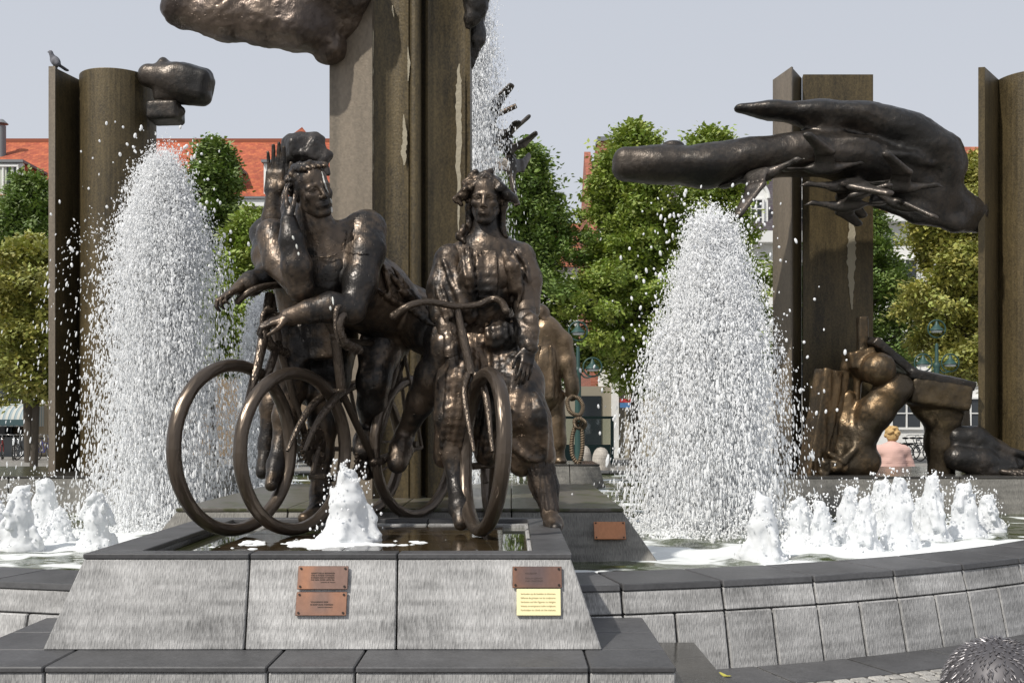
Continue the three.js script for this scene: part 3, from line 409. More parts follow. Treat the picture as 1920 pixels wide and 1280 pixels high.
// bike() takes the front wheel's centre, the way it points, its size, and returns a function at(t, y, side): t metres back from the front hub
function bikeFrame(fc, u) { const v = V(u.z, 0, -u.x); return (t, y, s = 0) => V(fc.x - u.x * t + v.x * s, y, fc.z - u.z * t + v.z * s); }
{ // the man's racing bicycle
  const R = 0.545, u = V(-0.495, 0, 0.869).normalize(), fc = V(-1.40, DECK + R, -6.9), at = bikeFrame(fc, u), b = thing('bronze_bicycle', 'bronze racing bicycle with drop handlebars under the leaning man', 'bicycle', 'bronze bicycles on the plinth'), m = bronzeTube;
  const rc = at(1.346, DECK + R), bb = at(0.83, 1.235), st = at(1.165, 2.10), hb = at(0.47, 1.72), ht = at(0.40, 2.10), bc = at(0.27, 2.235);
  part('front_wheel', wheelGeo(R, 0.04, fc, u), m, b); part('rear_wheel', wheelGeo(R, 0.038, rc, u), m, b);
  const f = part('frame', merge([bar(hb, ht, 0.034), bar(ht.clone().lerp(hb, 0.12), st, 0.024), bar(hb, bb, 0.027), bar(bb, st, 0.026), bar(bb, st.clone().add(at(0.1, 0).sub(at(0, 0)).setY(0)), 0.015), ...[-0.06, 0.06].flatMap((s) => [bar(at(0.83, 1.235, s * 0.5), at(1.346, DECK + R, s), 0.016), bar(at(1.165, 2.05, s * 0.4), at(1.346, DECK + R, s), 0.014)])]), m, b);
  for (const p of [hb, ht, st, bb]) { const g = new THREE.SphereGeometry(0.042, 12, 8); g.translate(p.x, p.y, p.z); part('lug', g, m, f); }
  part('fork', merge([-0.07, 0.07].map((s) => tube([at(0.44, 1.72, s * 0.4), at(0.30, 1.66, s), at(0.12, 1.5, s), at(0.0, DECK + R, s)], [0.028, 0.028, 0.02, 0.012]))), m, b);
  const hl = (s) => tube([at(0.27, 2.235, 0), at(0.27, 2.235, s * 0.16), at(0.25, 2.23, s * 0.29), at(0.13, 2.22, s * 0.31), at(0.05, 2.14, s * 0.31), at(0.10, 2.03, s * 0.31), at(0.26, 1.985, s * 0.31)], [0.02, 0.02, 0.022, 0.03, 0.034, 0.034, 0.03], 10, 60);
  const h = part('handlebar', merge([hl(1), hl(-1), bar(ht, bc, 0.024), ...[-1, 1].map((s) => { const k = new THREE.SphereGeometry(0.03, 12, 8), p = at(0.26, 1.985, s * 0.31); k.translate(p.x, p.y, p.z); return k; })]), m, b);
  for (const s of [-1, 1]) { const rings = []; for (let i = 0; i < 9; i++) { const g = new THREE.TorusGeometry(0.031, 0.006, 6, 14), q = i / 8, pts = [at(0.13, 2.22, s * 0.31), at(0.055, 2.13, s * 0.31), at(0.10, 2.03, s * 0.31), at(0.24, 1.985, s * 0.31)], cu = new THREE.CatmullRomCurve3(pts), c = cu.getPointAt(q), tg = cu.getTangentAt(q); g.applyQuaternion(new THREE.Quaternion().setFromUnitVectors(V(0, 0, 1), tg)); g.translate(c.x, c.y, c.z); rings.push(g); } part('grip_tape', merge(rings), m, h); part('brake_lever', tube([at(0.12, 2.26, s * 0.31), at(0.04, 2.24, s * 0.31), at(0.02, 2.12, s * 0.31), at(0.05, 2.02, s * 0.31)], [0.02, 0.018, 0.012, 0.009]), m, h); }
  part('saddle', sculpt([ell(at(1.2, 2.17), [0.10, 0.045, 0.15], [0, Math.atan2(u.x, u.z), 0]), cap(at(1.2, 2.17), at(0.98, 2.16), 0.05, 0.03)], 0.014), m, b);
  part('chainring', gearGeo(at(0.83, 1.235, -0.06), u, 0.135), m, b); part('sprocket', gearGeo(at(1.346, DECK + R, -0.05), u, 0.05), m, b);
  for (const s of [-1, 1]) { const cr = part('crank', merge([bar(at(0.83, 1.235, s * 0.02), at(0.83, 1.235, s * 0.09), 0.026), tube([at(0.83, 1.235, s * 0.09), at(0.83 + s * 0.2, 1.235 + s * 0.12, s * 0.1)], 0.018, 8, 4)]), m, b); part('pedal', bar(at(0.83 + s * 0.2, 1.235 + s * 0.12, s * 0.08), at(0.83 + s * 0.2, 1.235 + s * 0.12, s * 0.24), 0.024), m, cr); }
  part('chain', merge([tube([at(0.83, 1.365, -0.06), at(1.346, DECK + R + 0.05, -0.05)], 0.009, 6, 4), tube([at(0.83, 1.105, -0.06), at(1.346, DECK + R - 0.05, -0.05)], 0.009, 6, 4)]), m, b);
}
{ // the hatted cyclist's bicycle
  const R = 0.57, u = V(-0.48, 0, 0.877).normalize(), fc = V(-1.775, DECK + R, -6.85), at = bikeFrame(fc, u), b = thing('bronze_bicycle', 'bronze bicycle with a pointed fork beside the leaning man, ridden by the hatted figure', 'bicycle', 'bronze bicycles on the plinth'), m = bronzeTube;
  const ft = P(505, 552, 7.25), hb = P(520, 640, 7.25), bb = at(0.72, 1.33), st = at(1.1, 2.05), rc = at(1.35, DECK + 0.53);
  part('front_wheel', wheelGeo(R, 0.042, fc, u), m, b); part('rear_wheel', wheelGeo(0.53, 0.038, rc, u), m, b);
  part('fork', merge([tube([ft, P(488, 660, 7.0), P(466, 745, 6.86), P(444, 812, 6.78)], [0.032, 0.036, 0.03, 0.006], 10), tube([hb, P(505, 690, 7.05), P(470, 770, 7.0), P(447, 822, 6.95)], [0.028, 0.03, 0.022, 0.006], 10)]), m, b);
  part('frame', merge([bar(ft, hb, 0.034), bar(hb, bb, 0.027), bar(hb.clone().lerp(ft, 0.6), st, 0.024), bar(bb, st, 0.026), bar(bb, rc, 0.018), bar(st, rc, 0.016)]), m, b);
  part('handlebar', merge([tube([P(445, 565, 7.1), P(470, 545, 7.1), P(510, 535, 7.2), P(560, 540, 7.4), P(585, 560, 7.5)], 0.022, 10, 30), ...[P(445, 565, 7.1), P(585, 560, 7.5)].map((p) => { const k = new THREE.SphereGeometry(0.0225, 12, 8); k.translate(p.x, p.y, p.z); return k; })]), m, b);
  part('chainring', gearGeo(at(0.70, 1.34, 0.07), u, 0.14), m, b); part('crank', merge([bar(at(0.7, 1.34, -0.05), at(0.7, 1.34, 0.11), 0.024), bar(at(0.7, 1.34, 0.11), at(0.62, 1.14, 0.11), 0.018), bar(at(0.62, 1.14, 0.1), at(0.62, 1.14, 0.24), 0.022)]), m, b);
  part('saddle', sculpt([ell(st.clone().add(V(0, 0.05, 0)), [0.10, 0.045, 0.15], [0, Math.atan2(u.x, u.z), 0])], 0.014), m, b);
}
{ // the woman's bicycle
  const R = 0.545, u = V(0.27, 0, 0.963).normalize(), fc = V(-0.185, DECK + R, -6.83), b = thing('bronze_bicycle', 'bronze bicycle with wide swept handlebar under the seated woman', 'bicycle', 'bronze bicycles on the plinth'), m = bronzeTube;
  const cr = P(884, 702, 7.12), bc = P(856, 574, 7.2), rc = V(-0.17, DECK + 0.52, -8.15), bb = P(905, 872, 7.55), st = P(905, 640, 7.85);
  part('front_wheel', wheelGeo(R, 0.042, fc, u, 0.06), m, b); part('rear_wheel', wheelGeo(0.52, 0.036, rc, V(0.10, 0, 1).normalize()), m, b);
  part('fork', merge([-0.06, 0.06].map((s) => tube([cr.clone().add(V(s * 0.4, 0, 0)), fc.clone().lerp(cr, 0.75).add(V(s * 1.1, 0.02, 0.02)), fc.clone().add(V(s, 0, 0))], [0.026, 0.022, 0.012]))), m, b);
  part('frame', merge([bar(cr, bc.clone().lerp(cr, 0.35), 0.032), bar(bc.clone().lerp(cr, 0.6), bb, 0.027), bar(bb, st, 0.026), bar(bb, rc, 0.018), bar(st, rc, 0.016)]), m, b);
  part('handlebar', merge([bar(cr, bc, 0.026), tube([P(738, 592, 7.0), P(765, 574, 6.98), P(800, 566, 7.05), P(856, 574, 7.18), P(895, 571, 7.22), P(925, 560, 7.25), P(940, 566, 7.2), P(949, 582, 7.1)], [0.028, 0.024, 0.022, 0.024, 0.022, 0.024, 0.024, 0.026], 12, 60), ...[[738, 592, 7.0, 0.028], [949, 582, 7.1, 0.026]].map(([a, b2, c2, r]) => { const k = new THREE.SphereGeometry(r, 12, 8), p = P(a, b2, c2); k.translate(p.x, p.y, p.z); return k; })]), m, b);
  part('crank', merge([bar(P(885, 874, 7.5), P(932, 870, 7.5), 0.026), bar(bb, P(912, 905, 7.5), 0.018)]), m, b);
  part('saddle', sculpt([ell(st.clone().add(V(0, 0.04, 0)), [0.12, 0.045, 0.15])], 0.014), m, b);
}

const birdLime = std({ color: C(0.62, 0.62, 0.58), roughness: 0.9 });
// ---------- bronze figures ----------
// a head in its own axes: y up, z out of the face, 1 = chin to crown
function headPrims({ jaw = 1, hair, ears = true } = {}) {
  const w = jaw, l = [ell(V(0, 0.13, -0.07), [0.325, 0.36, 0.41], null, 0.1), ell(V(0, -0.10, 0.09), [0.262 * w, 0.38, 0.29], null, 0.12)];
  for (const s of [-1, 1]) l.push(cap(V(s * 0.21 * w, -0.22, 0.0), V(s * 0.09, -0.42, 0.22), 0.075, 0.07, 0.1), ell(V(s * 0.185, -0.08, 0.25), [0.085, 0.07, 0.075], null, 0.08), cap(V(s * 0.055, 0.085, 0.365), V(s * 0.215, 0.065, 0.29), 0.035, 0.028, 0.06));
  l.push(ell(V(0, -0.42, 0.27), [0.075, 0.065, 0.065], null, 0.08), ell(V(0, 0.24, 0.2), [0.23, 0.17, 0.16], null, 0.1));
  for (const s of [-1, 1]) l.push({ ...ell(V(s * 0.135, -0.005, 0.39), [0.082, 0.05, 0.075], [0, s * 0.3, 0], 0.05, true) }, ell(V(s * 0.135, 0.0, 0.292), [0.066, 0.052, 0.06], null, 0.012), cap(V(s * 0.075, 0.012, 0.352), V(s * 0.135, 0.042, 0.356), 0.013, 0.015, 0.012), cap(V(s * 0.135, 0.042, 0.356), V(s * 0.205, 0.008, 0.318), 0.015, 0.012, 0.012), cap(V(s * 0.08, -0.035, 0.34), V(s * 0.19, -0.04, 0.31), 0.011, 0.011, 0.015));
  l.push(cap(V(0, 0.07, 0.365), V(0, -0.12, 0.462), 0.034, 0.042, 0.05), ell(V(0, -0.15, 0.44), [0.045, 0.034, 0.045], null, 0.03));
  for (const s of [-1, 1]) l.push(ell(V(s * 0.05, -0.155, 0.40), [0.032, 0.03, 0.045], null, 0.025));
  l.push(ell(V(0, -0.27, 0.31), [0.12, 0.085, 0.075], null, 0.06));
  for (const s of [-1, 1]) l.push(cap(V(s * 0.018, -0.238, 0.385), V(s * 0.105, -0.262, 0.335), 0.02, 0.01, 0.02), cap(V(s * 0.01, -0.292, 0.38), V(s * 0.085, -0.275, 0.345), 0.024, 0.012, 0.02));
  l.push(cap(V(-0.1, -0.264, 0.36), V(0, -0.262, 0.412), 0.007, 0.007, 0.012, true), cap(V(0.1, -0.264, 0.36), V(0, -0.262, 0.412), 0.007, 0.007, 0.012, true));
  if (ears) for (const s of [-1, 1]) l.push(ell(V(s * 0.32, -0.02, -0.03), [0.035, 0.12, 0.07], [0.15, s * 0.3, 0], 0.03), ell(V(s * 0.35, -0.01, -0.01), [0.025, 0.06, 0.035], null, 0.02, true));
  l.push(cap(V(0, -0.2, -0.1), V(0, -0.62, -0.16), 0.2, 0.21, 0.08));
  return l;
}
// a hand in its own axes: fingers along +y, back of the hand +z, thumb on +x; 1 = wrist to middle fingertip
function handPrims(curl = [0.3, 0.35, 0.4, 0.45], spread = 0.08, thumb = 0.6) {
  const l = [rbox(V(0, 0.26, 0), [0.2, 0.24, 0.075], null, 0.07, 0.05), cap(V(0, -0.08, 0), V(0, 0.1, 0), 0.15, 0.16, 0.1)];
  [[0.145, 0.46, 0.92], [0.05, 0.49, 1], [-0.05, 0.48, 0.94], [-0.145, 0.44, 0.76]].forEach(([x, y, L], i) => {
    let p = V(x, y, 0), a = 0.12, sx = spread * (1.5 - i) ; const r0 = i === 3 ? 0.042 : 0.05;
    [0.24 * L, 0.16 * L, 0.13 * L].forEach((s, k) => { const dir = V(sx, Math.cos(a), -Math.sin(a)).normalize(), q = p.clone().addScaledVector(dir, s); l.push(cap(p, q, r0 * (1 - k * 0.08), r0 * (0.94 - k * 0.1), k ? 0.012 : 0.03)); p = q; a += curl[i] * (k ? 1.2 : 1); });
  });
  let p = V(0.16, 0.14, -0.02); const t1 = p.clone().add(V(0.15 * Math.sin(thumb) + 0.05, 0.18, -0.08)), t2 = t1.clone().add(V(0.05 * Math.sin(thumb), 0.16, -0.06)), t3 = t2.clone().add(V(0.0, 0.12, -0.03));
  l.push(cap(p, t1, 0.075, 0.06, 0.05), cap(t1, t2, 0.056, 0.052, 0.02), cap(t2, t3, 0.05, 0.042, 0.015)); return l;
}
function handGeo(wrist, tip, back, size, o = {}) {   // placed with its fingers towards tip and its back towards back
  const g = sculpt(handPrims(o.curl, o.spread, o.thumb), 0.026, null); if (o.mirror) { g.scale(-1, 1, 1); const ix = g.index.array; for (let i = 0; i < ix.length; i += 3) [ix[i], ix[i + 1]] = [ix[i + 1], ix[i]]; }
  const y = tip.clone().sub(wrist).normalize(), z = back.clone().addScaledVector(y, -back.dot(y)).normalize(), x = y.clone().cross(z);
  g.scale(size, size, size); g.applyMatrix4(new THREE.Matrix4().makeBasis(x, y, z)); g.translate(wrist.x, wrist.y, wrist.z); g.computeVertexNormals(); return g;
}
const scalp = (f, c, r, n, s0, s1, rot) => { const o = []; for (let i = 0; i < n * 4 && o.length < n; i++) { const v = V(gau(), gau(), gau()).normalize(); if (!f(v)) continue; const p = V(c.x + v.x * r[0], c.y + v.y * r[1], c.z + v.z * r[2]), s = rr(s0, s1); o.push(ell(p, [s * rr(0.8, 1.5), s, s * rr(0.8, 1.4)], [rnd() * 3, rnd() * 3, 0], 0.025)); } return o; };
{ // the man leaning on his handlebar, cheek in hand
  const t = thing('bronze_cyclist_statue', 'bronze statue of a man leaning on drop handlebars, cheek resting in his hand', 'statue');
  const b = [
    // trunk
    ell(P(605, 500, 7.22), [0.27, 0.19, 0.20], [0.5, -0.3, 0.15], 0.12), ...chain([[605, 470, 7.2, 0.16], [640, 510, 7.35, 0.24], [700, 550, 7.6, 0.235], [755, 590, 7.88, 0.22]], 0.12),
    ...chain([[560, 475, 7.15, 0.12], [620, 455, 7.15, 0.10], [672, 440, 7.2, 0.13]], 0.1), ell(P(590, 515, 7.08), [0.17, 0.1, 0.08], [0.3, -0.3, 0.1], 0.06), ell(P(640, 520, 7.1), [0.14, 0.11, 0.08], [0.3, 0.2, 0.1], 0.06),
    ...chain([[600, 470, 7.16, 0.12], [590, 425, 7.08, 0.108], [585, 395, 7.05, 0.11]], 0.06),
    // the propping arm
    ...chain([[512, 442, 7.18, 0.118], [524, 490, 7.1, 0.105], [563, 540, 6.93, 0.085]], 0.05), ...chain([[563, 541, 6.92, 0.086], [556, 500, 6.87, 0.098], [546, 450, 6.85, 0.078], [541, 415, 6.86, 0.055]], 0.03),
    // the folded arm
    ...chain([[688, 430, 7.22, 0.135], [686, 470, 7.12, 0.125], [676, 530, 7.0, 0.105], [660, 580, 6.92, 0.085]], 0.05), ...chain([[660, 582, 6.91, 0.086], [620, 576, 6.86, 0.096], [580, 584, 6.83, 0.074], [540, 594, 6.84, 0.055]], 0.03),
    // seat and legs
    ell(P(770, 592, 7.95), [0.24, 0.20, 0.22], null, 0.1), ...chain([[775, 595, 7.85, 0.19], [805, 612, 7.62, 0.17], [838, 648, 7.4, 0.118]], 0.06), ...chain([[838, 650, 7.4, 0.118], [812, 705, 7.5, 0.125], [790, 750, 7.6, 0.10], [758, 815, 7.72, 0.062]], 0.05),
    ...chain([[758, 815, 7.72, 0.075], [752, 842, 7.66, 0.085], [745, 868, 7.58, 0.075]], 0.03),
    ...chain([[735, 600, 7.95, 0.19], [712, 655, 7.75, 0.15], [700, 715, 7.65, 0.115], [697, 760, 7.72, 0.1], [692, 800, 7.8, 0.065]], 0.06), ...chain([[690, 805, 7.8, 0.075], [683, 828, 7.7, 0.08], [678, 845, 7.6, 0.065]], 0.03),
  ];
  const hp = P(585, 360, 6.99), body = sculpt(b, 0.0115, (x, y, z) => 0.0018 * noise3(x * 21, y * 21, z * 21) + 0.0014 * noise3(x * 60, y * 60, z * 60));
  const hd = place(sculpt(headPrims({ jaw: 1.08 }), 0.0155, (x, y, z) => 0.006 * noise3(x * 11, y * 11, z * 11)), hp, [0.03, 0.60, 0.30], 0.355);
  { // white bird lime run down the brow, lips and forearm
    const M = new THREE.Matrix4().compose(hp, new THREE.Quaternion().setFromEuler(new THREE.Euler(0.03, 0.60, 0.30, 'YXZ')), V(0.355, 0.355, 0.355)).invert().elements, hw = headPrims({ jaw: 1.08 }).map((p) => ({ ...p, k: p.k * 0.355, f: (x, y, z) => 0.355 * p.f(M[0] * x + M[4] * y + M[8] * z + M[12], M[1] * x + M[5] * y + M[9] * z + M[13], M[2] * x + M[6] * y + M[10] * z + M[14]) }));
    const ln = (s, l) => { for (const q of l) { const f = folds(s, [q], 0.006, 0.006, 0.5); if (f.length) part('bird_lime', sculpt(f, 0.004, null), birdLime, t); } };
    ln(hw, [[[603, 322], [607, 338], [611, 352], [616, 362]], [[619, 372], [622, 382]], [[621, 388], [622, 400]]]); ln(b, [[[548, 442], [551, 450]], [[555, 458], [557, 467]], [[559, 473], [560, 479]], [[623, 556], [625, 572]], [[619, 574], [620, 582]]]);
  }
  const hands = [handGeo(P(541, 418, 6.86), P(526, 350, 6.9), V(-0.8, 0.1, 0.45), 0.27, { curl: [0.25, 0.25, 0.3, 0.35], thumb: 0.2 }), handGeo(P(543, 594, 6.84), P(480, 612, 6.82), V(-0.1, 0.9, 0.4), 0.27, { curl: [0.75, 0.8, 0.8, 0.85], thumb: 0.5, mirror: true })];
  part('body', joinPatina([body, hd, ...hands]), bronze, t);
  const hr = [ell(V(0, 0.25, -0.13), [0.335, 0.28, 0.37], null, 0.06), ...scalp((v) => v.y > -0.35 && v.z < 0.62 - 0.6 * Math.abs(v.x) && !(v.z > 0.35 && v.y < 0.55), V(0, 0.18, -0.08), [0.35, 0.37, 0.42], 150, 0.035, 0.06), ...[-0.2, -0.1, 0, 0.1, 0.2].flatMap((x) => [cap(V(x, 0.48, -0.05), V(x * 1.15 + 0.05, 0.42, 0.24), 0.07, 0.055, 0.03), cap(V(x, 0.44, 0.12), V(x + 0.04, 0.40, 0.29), 0.05, 0.035, 0.02)])];
  part('hair', joinPatina([place(sculpt(hr, 0.017, (x, y, z) => 0.012 * noise3(x * 18, y * 18, z * 18)), hp, [0.03, 0.60, 0.30], 0.355)], [0.09, 0.066, 0.046]), bronze, t);
  // singlet and shorts as a second skin
  const gm = [...chain([[610, 515, 7.2, 0.225], [645, 535, 7.4, 0.252], [700, 560, 7.6, 0.248], [752, 592, 7.86, 0.235]], 0.08), ell(P(772, 594, 7.93), [0.255, 0.215, 0.235], null, 0.08), ...chain([[775, 598, 7.85, 0.203], [800, 613, 7.66, 0.188], [815, 626, 7.56, 0.172]], 0.05), ...chain([[735, 602, 7.95, 0.20], [722, 640, 7.8, 0.175]], 0.05), ...chain([[640, 455, 7.12, 0.03], [635, 500, 7.04, 0.03], [620, 540, 7.05, 0.04]], 0.05), ...chain([[730, 545, 7.55, 0.03], [755, 560, 7.62, 0.03], [790, 575, 7.6, 0.02]], 0.05), ...chain([[720, 560, 7.5, 0.03], [748, 585, 7.6, 0.03]], 0.05)];
  gm.push(...folds([...gm, ...b], [[[722, 505], [745, 530], [770, 560], [800, 590]], [[735, 500], [760, 535], [790, 570]], [[705, 540], [740, 565], [790, 585]], [[745, 545], [780, 560], [812, 600]], [[715, 490], [725, 520], [735, 560]], [[760, 570], [790, 595], [815, 610]]], 0.02, 0.02));
  gm.push(...folds([...gm, ...b], [[[578, 478], [600, 482], [622, 480], [640, 470]], [[640, 470], [648, 445], [652, 425]], [[650, 472], [672, 477], [700, 474]]], 0.009, 0.01));
  part('singlet_and_shorts', joinPatina([sculpt(gm, 0.012, (x, y, z) => 0.003 * noise3(x * 9, y * 18, z * 9) + 0.002 * noise3(x * 40, y * 40, z * 40))], [0.11, 0.08, 0.056]), bronze, t);
}
{ // the figure behind him: cap, raised hand, one hand on the bar
  const t = thing('bronze_cyclist_statue', 'bronze statue of a hatted figure behind the leaning man, one palm raised', 'statue');
  const b = [
    ...chain([[560, 430, 7.75, 0.17], [570, 500, 7.8, 0.24], [590, 570, 7.9, 0.24], [600, 630, 7.95, 0.25]], 0.12), ...chain([[500, 440, 7.72, 0.115], [560, 430, 7.75, 0.13], [630, 445, 7.8, 0.12]], 0.08), ...chain([[565, 430, 7.75, 0.12], [572, 385, 7.72, 0.11]], 0.06),
    ...chain([[500, 440, 7.7, 0.112], [500, 480, 7.55, 0.10], [513, 462, 7.45, 0.085]], 0.05), ...chain([[513, 462, 7.45, 0.085], [512, 410, 7.42, 0.078], [513, 362, 7.4, 0.055]], 0.03),
    ...chain([[510, 470, 7.6, 0.1], [505, 515, 7.4, 0.09], [470, 532, 7.2, 0.075], [448, 540, 7.12, 0.05]], 0.05),
    // coat skirt, satchel and legs
    ...chain([[600, 640, 7.9, 0.27], [595, 700, 7.8, 0.25]], 0.1), rbox(P(590, 640, 7.42), [0.16, 0.13, 0.06], [0, -0.3, 0.06], 0.02, 0.02), ...chain([[540, 620, 7.5, 0.10], [545, 690, 7.45, 0.12]], 0.06),
    ...chain([[605, 680, 7.75, 0.16], [607, 740, 7.6, 0.125], [607, 790, 7.6, 0.105], [603, 850, 7.6, 0.08], [598, 925, 7.55, 0.06], [592, 962, 7.4, 0.06]], 0.05), ...chain([[592, 962, 7.42, 0.06], [570, 972, 7.25, 0.045]], 0.03),
    ...chain([[560, 670, 7.7, 0.14], [545, 720, 7.5, 0.11], [535, 780, 7.42, 0.085], [524, 836, 7.38, 0.05]], 0.05), ...chain([[524, 834, 7.36, 0.055], [517, 872, 7.28, 0.062], [508, 908, 7.16, 0.045]], 0.03), ...chain([[540, 690, 7.7, 0.12], [512, 760, 7.65, 0.09], [500, 830, 7.62, 0.055], [492, 885, 7.55, 0.05]], 0.05),
  ];
  const raised = handGeo(P(513, 366, 7.4), P(520, 280, 7.4), V(0.2, 0, -1), 0.35, { curl: [0.06, 0.05, 0.06, 0.1], spread: 0.03, thumb: 1.2, mirror: true });
  const held = handGeo(P(452, 538, 7.13), P(425, 552, 7.05), V(-0.3, 0.9, 0.2), 0.27, { curl: [0.7, 0.75, 0.8, 0.85], thumb: 0.4 });
  const hp = P(572, 335, 7.68), hd = place(sculpt(headPrims({}), 0.02, null), hp, [-0.1, 0.7, -0.1], 0.35);
  part('body', joinPatina([sculpt(b, 0.0135, hammer(0.003, 18)), raised, held, hd], [0.11, 0.08, 0.055]), bronze, t);
  const hat = [ell(P(570, 290, 7.66), [0.155, 0.12, 0.17], [0, 0, -0.1], 0.03), rbox(P(568, 276, 7.62), [0.135, 0.075, 0.12], [0.2, 0.5, 0.15], 0.03, 0.05), rbox(P(596, 290, 7.55), [0.09, 0.065, 0.09], [0.1, 0.2, -0.6], 0.02, 0.04), cap(P(545, 265, 7.6), P(590, 258, 7.6), 0.05, 0.045, 0.04), cap(P(606, 305, 7.5), P(614, 325, 7.5), 0.04, 0.025, 0.03), cap(P(538, 300, 7.6), P(545, 330, 7.6), 0.05, 0.04, 0.04)];
  part('hat', joinPatina([sculpt(hat, 0.0105, (x, y, z) => 0.010 * noise3(x * 13, y * 13, z * 13) + 0.006 * noise3(x * 34, y * 34, z * 34))], [0.075, 0.066, 0.06], [0.045, 0.042, 0.04]), bronze, t);
}
{ // the woman on her bicycle
  const t = thing('bronze_cyclist_statue', 'bronze statue of a seated woman with long wavy hair, wrap top and draped skirt', 'statue');
  const b = [
    ...chain([[912, 480, 7.5, 0.17], [912, 530, 7.52, 0.185], [914, 585, 7.6, 0.165], [915, 635, 7.7, 0.225]], 0.1), ...chain([[842, 488, 7.52, 0.095], [910, 465, 7.5, 0.12], [975, 482, 7.52, 0.10]], 0.08),
    ell(P(946, 508, 7.36), [0.085, 0.09, 0.065], null, 0.06), ell(P(880, 505, 7.34), [0.085, 0.092, 0.07], null, 0.05),
    ...chain([[912, 465, 7.5, 0.10], [912, 430, 7.47, 0.084], [912, 400, 7.45, 0.088]], 0.05),
    ...chain([[975, 484, 7.52, 0.10], [985, 520, 7.5, 0.088], [984, 575, 7.42, 0.072]], 0.04), ...chain([[984, 575, 7.42, 0.074], [990, 615, 7.28, 0.068], [991, 655, 7.2, 0.047]], 0.03),
    ...chain([[843, 490, 7.52, 0.095], [832, 540, 7.5, 0.085], [836, 590, 7.42, 0.07]], 0.04), ...chain([[836, 590, 7.42, 0.07], [846, 650, 7.32, 0.06], [854, 700, 7.26, 0.042]], 0.03),
    // legs and feet under the skirt
    ...chain([[940, 640, 7.65, 0.17], [975, 720, 7.4, 0.16], [988, 775, 7.28, 0.135]], 0.06), ...chain([[988, 780, 7.28, 0.125], [1005, 850, 7.3, 0.10], [1018, 905, 7.3, 0.09], [1030, 960, 7.22, 0.055]], 0.05), ...chain([[1030, 965, 7.22, 0.055], [1038, 982, 7.12, 0.062], [1042, 990, 7.02, 0.04]], 0.03),
    ...chain([[885, 640, 7.65, 0.17], [855, 720, 7.4, 0.15], [846, 780, 7.32, 0.12]], 0.06), ...chain([[846, 785, 7.32, 0.105], [848, 850, 7.34, 0.075], [855, 910, 7.28, 0.056]], 0.05), ...chain([[855, 910, 7.28, 0.058], [862, 950, 7.18, 0.075], [864, 980, 7.1, 0.05]], 0.03),
  ];
  const hp = P(911, 375, 7.40), he = [0.10, -0.08, -0.03], hd = place(sculpt(headPrims({ jaw: 0.94 }), 0.0155, (x, y, z) => 0.005 * noise3(x * 11, y * 11, z * 11)), hp, he, 0.345);
  const hl = handGeo(P(991, 652, 7.2), P(984, 715, 7.12), V(0.5, 0, 0.85), 0.26, { curl: [0.2, 0.25, 0.3, 0.35], thumb: 0.4 }), hr2 = handGeo(P(854, 696, 7.26), P(856, 760, 7.2), V(-0.4, 0, 0.9), 0.25, { curl: [0.15, 0.2, 0.25, 0.3], thumb: 0.4, mirror: true });
  part('body', joinPatina([sculpt(b, 0.0115, hammer(0.0018, 21)), hd, hl, hr2]), bronze, t);
  const hr = [ell(V(0, 0.27, -0.14), [0.335, 0.27, 0.34], null, 0.05)];
  for (const s of [-1, 1]) { hr.push(cap(V(s * 0.03, 0.5, 0.1), V(s * 0.3, 0.27, 0.22), 0.07, 0.075, 0.04), cap(V(s * 0.02, 0.44, 0.22), V(s * 0.27, 0.2, 0.26), 0.05, 0.06, 0.03), cap(V(s * 0.3, 0.27, 0.2), V(s * 0.44, 0.1, 0.1), 0.09, 0.10, 0.05), cap(V(s * 0.44, 0.1, 0.1), V(s * 0.6, 0.0, 0.06), 0.1, 0.07, 0.05), cap(V(s * 0.36, 0.16, 0), V(s * 0.56, 0.04, -0.04), 0.1, 0.09, 0.05), cap(V(s * 0.36, 0.02, -0.08), V(s * 0.33, -0.5, -0.1), 0.085, 0.06, 0.04), cap(V(s * 0.33, -0.5, -0.1), V(s * 0.42, -0.72, -0.02), 0.075, 0.05, 0.04), cap(V(s * 0.3, -0.1, -0.2), V(s * 0.25, -0.7, -0.2), 0.1, 0.07, 0.05)); }
  hr.push(cap(V(-0.42, -0.55, 0), V(-0.52, -0.72, 0.08), 0.07, 0.07, 0.04), cap(V(-0.52, -0.72, 0.08), V(-0.4, -0.85, 0.12), 0.07, 0.05, 0.04), cap(V(-0.62, 0.02, 0.06), V(-0.5, -0.1, 0.08), 0.06, 0.05, 0.03), cap(V(-0.2, 0.47, 0.0), V(0.1, 0.56, 0.02), 0.08, 0.07, 0.04), cap(V(-0.42, 0.3, 0.1), V(-0.2, 0.52, 0.1), 0.07, 0.08, 0.05));
  part('hair', joinPatina([place(sculpt(hr, 0.017, (x, y, z) => 0.02 * noise3(x * 9, y * 16, z * 9) + 0.01 * noise3(x * 26, y * 26, z * 26)), hp, he, 0.345)], [0.085, 0.063, 0.045]), bronze, t);
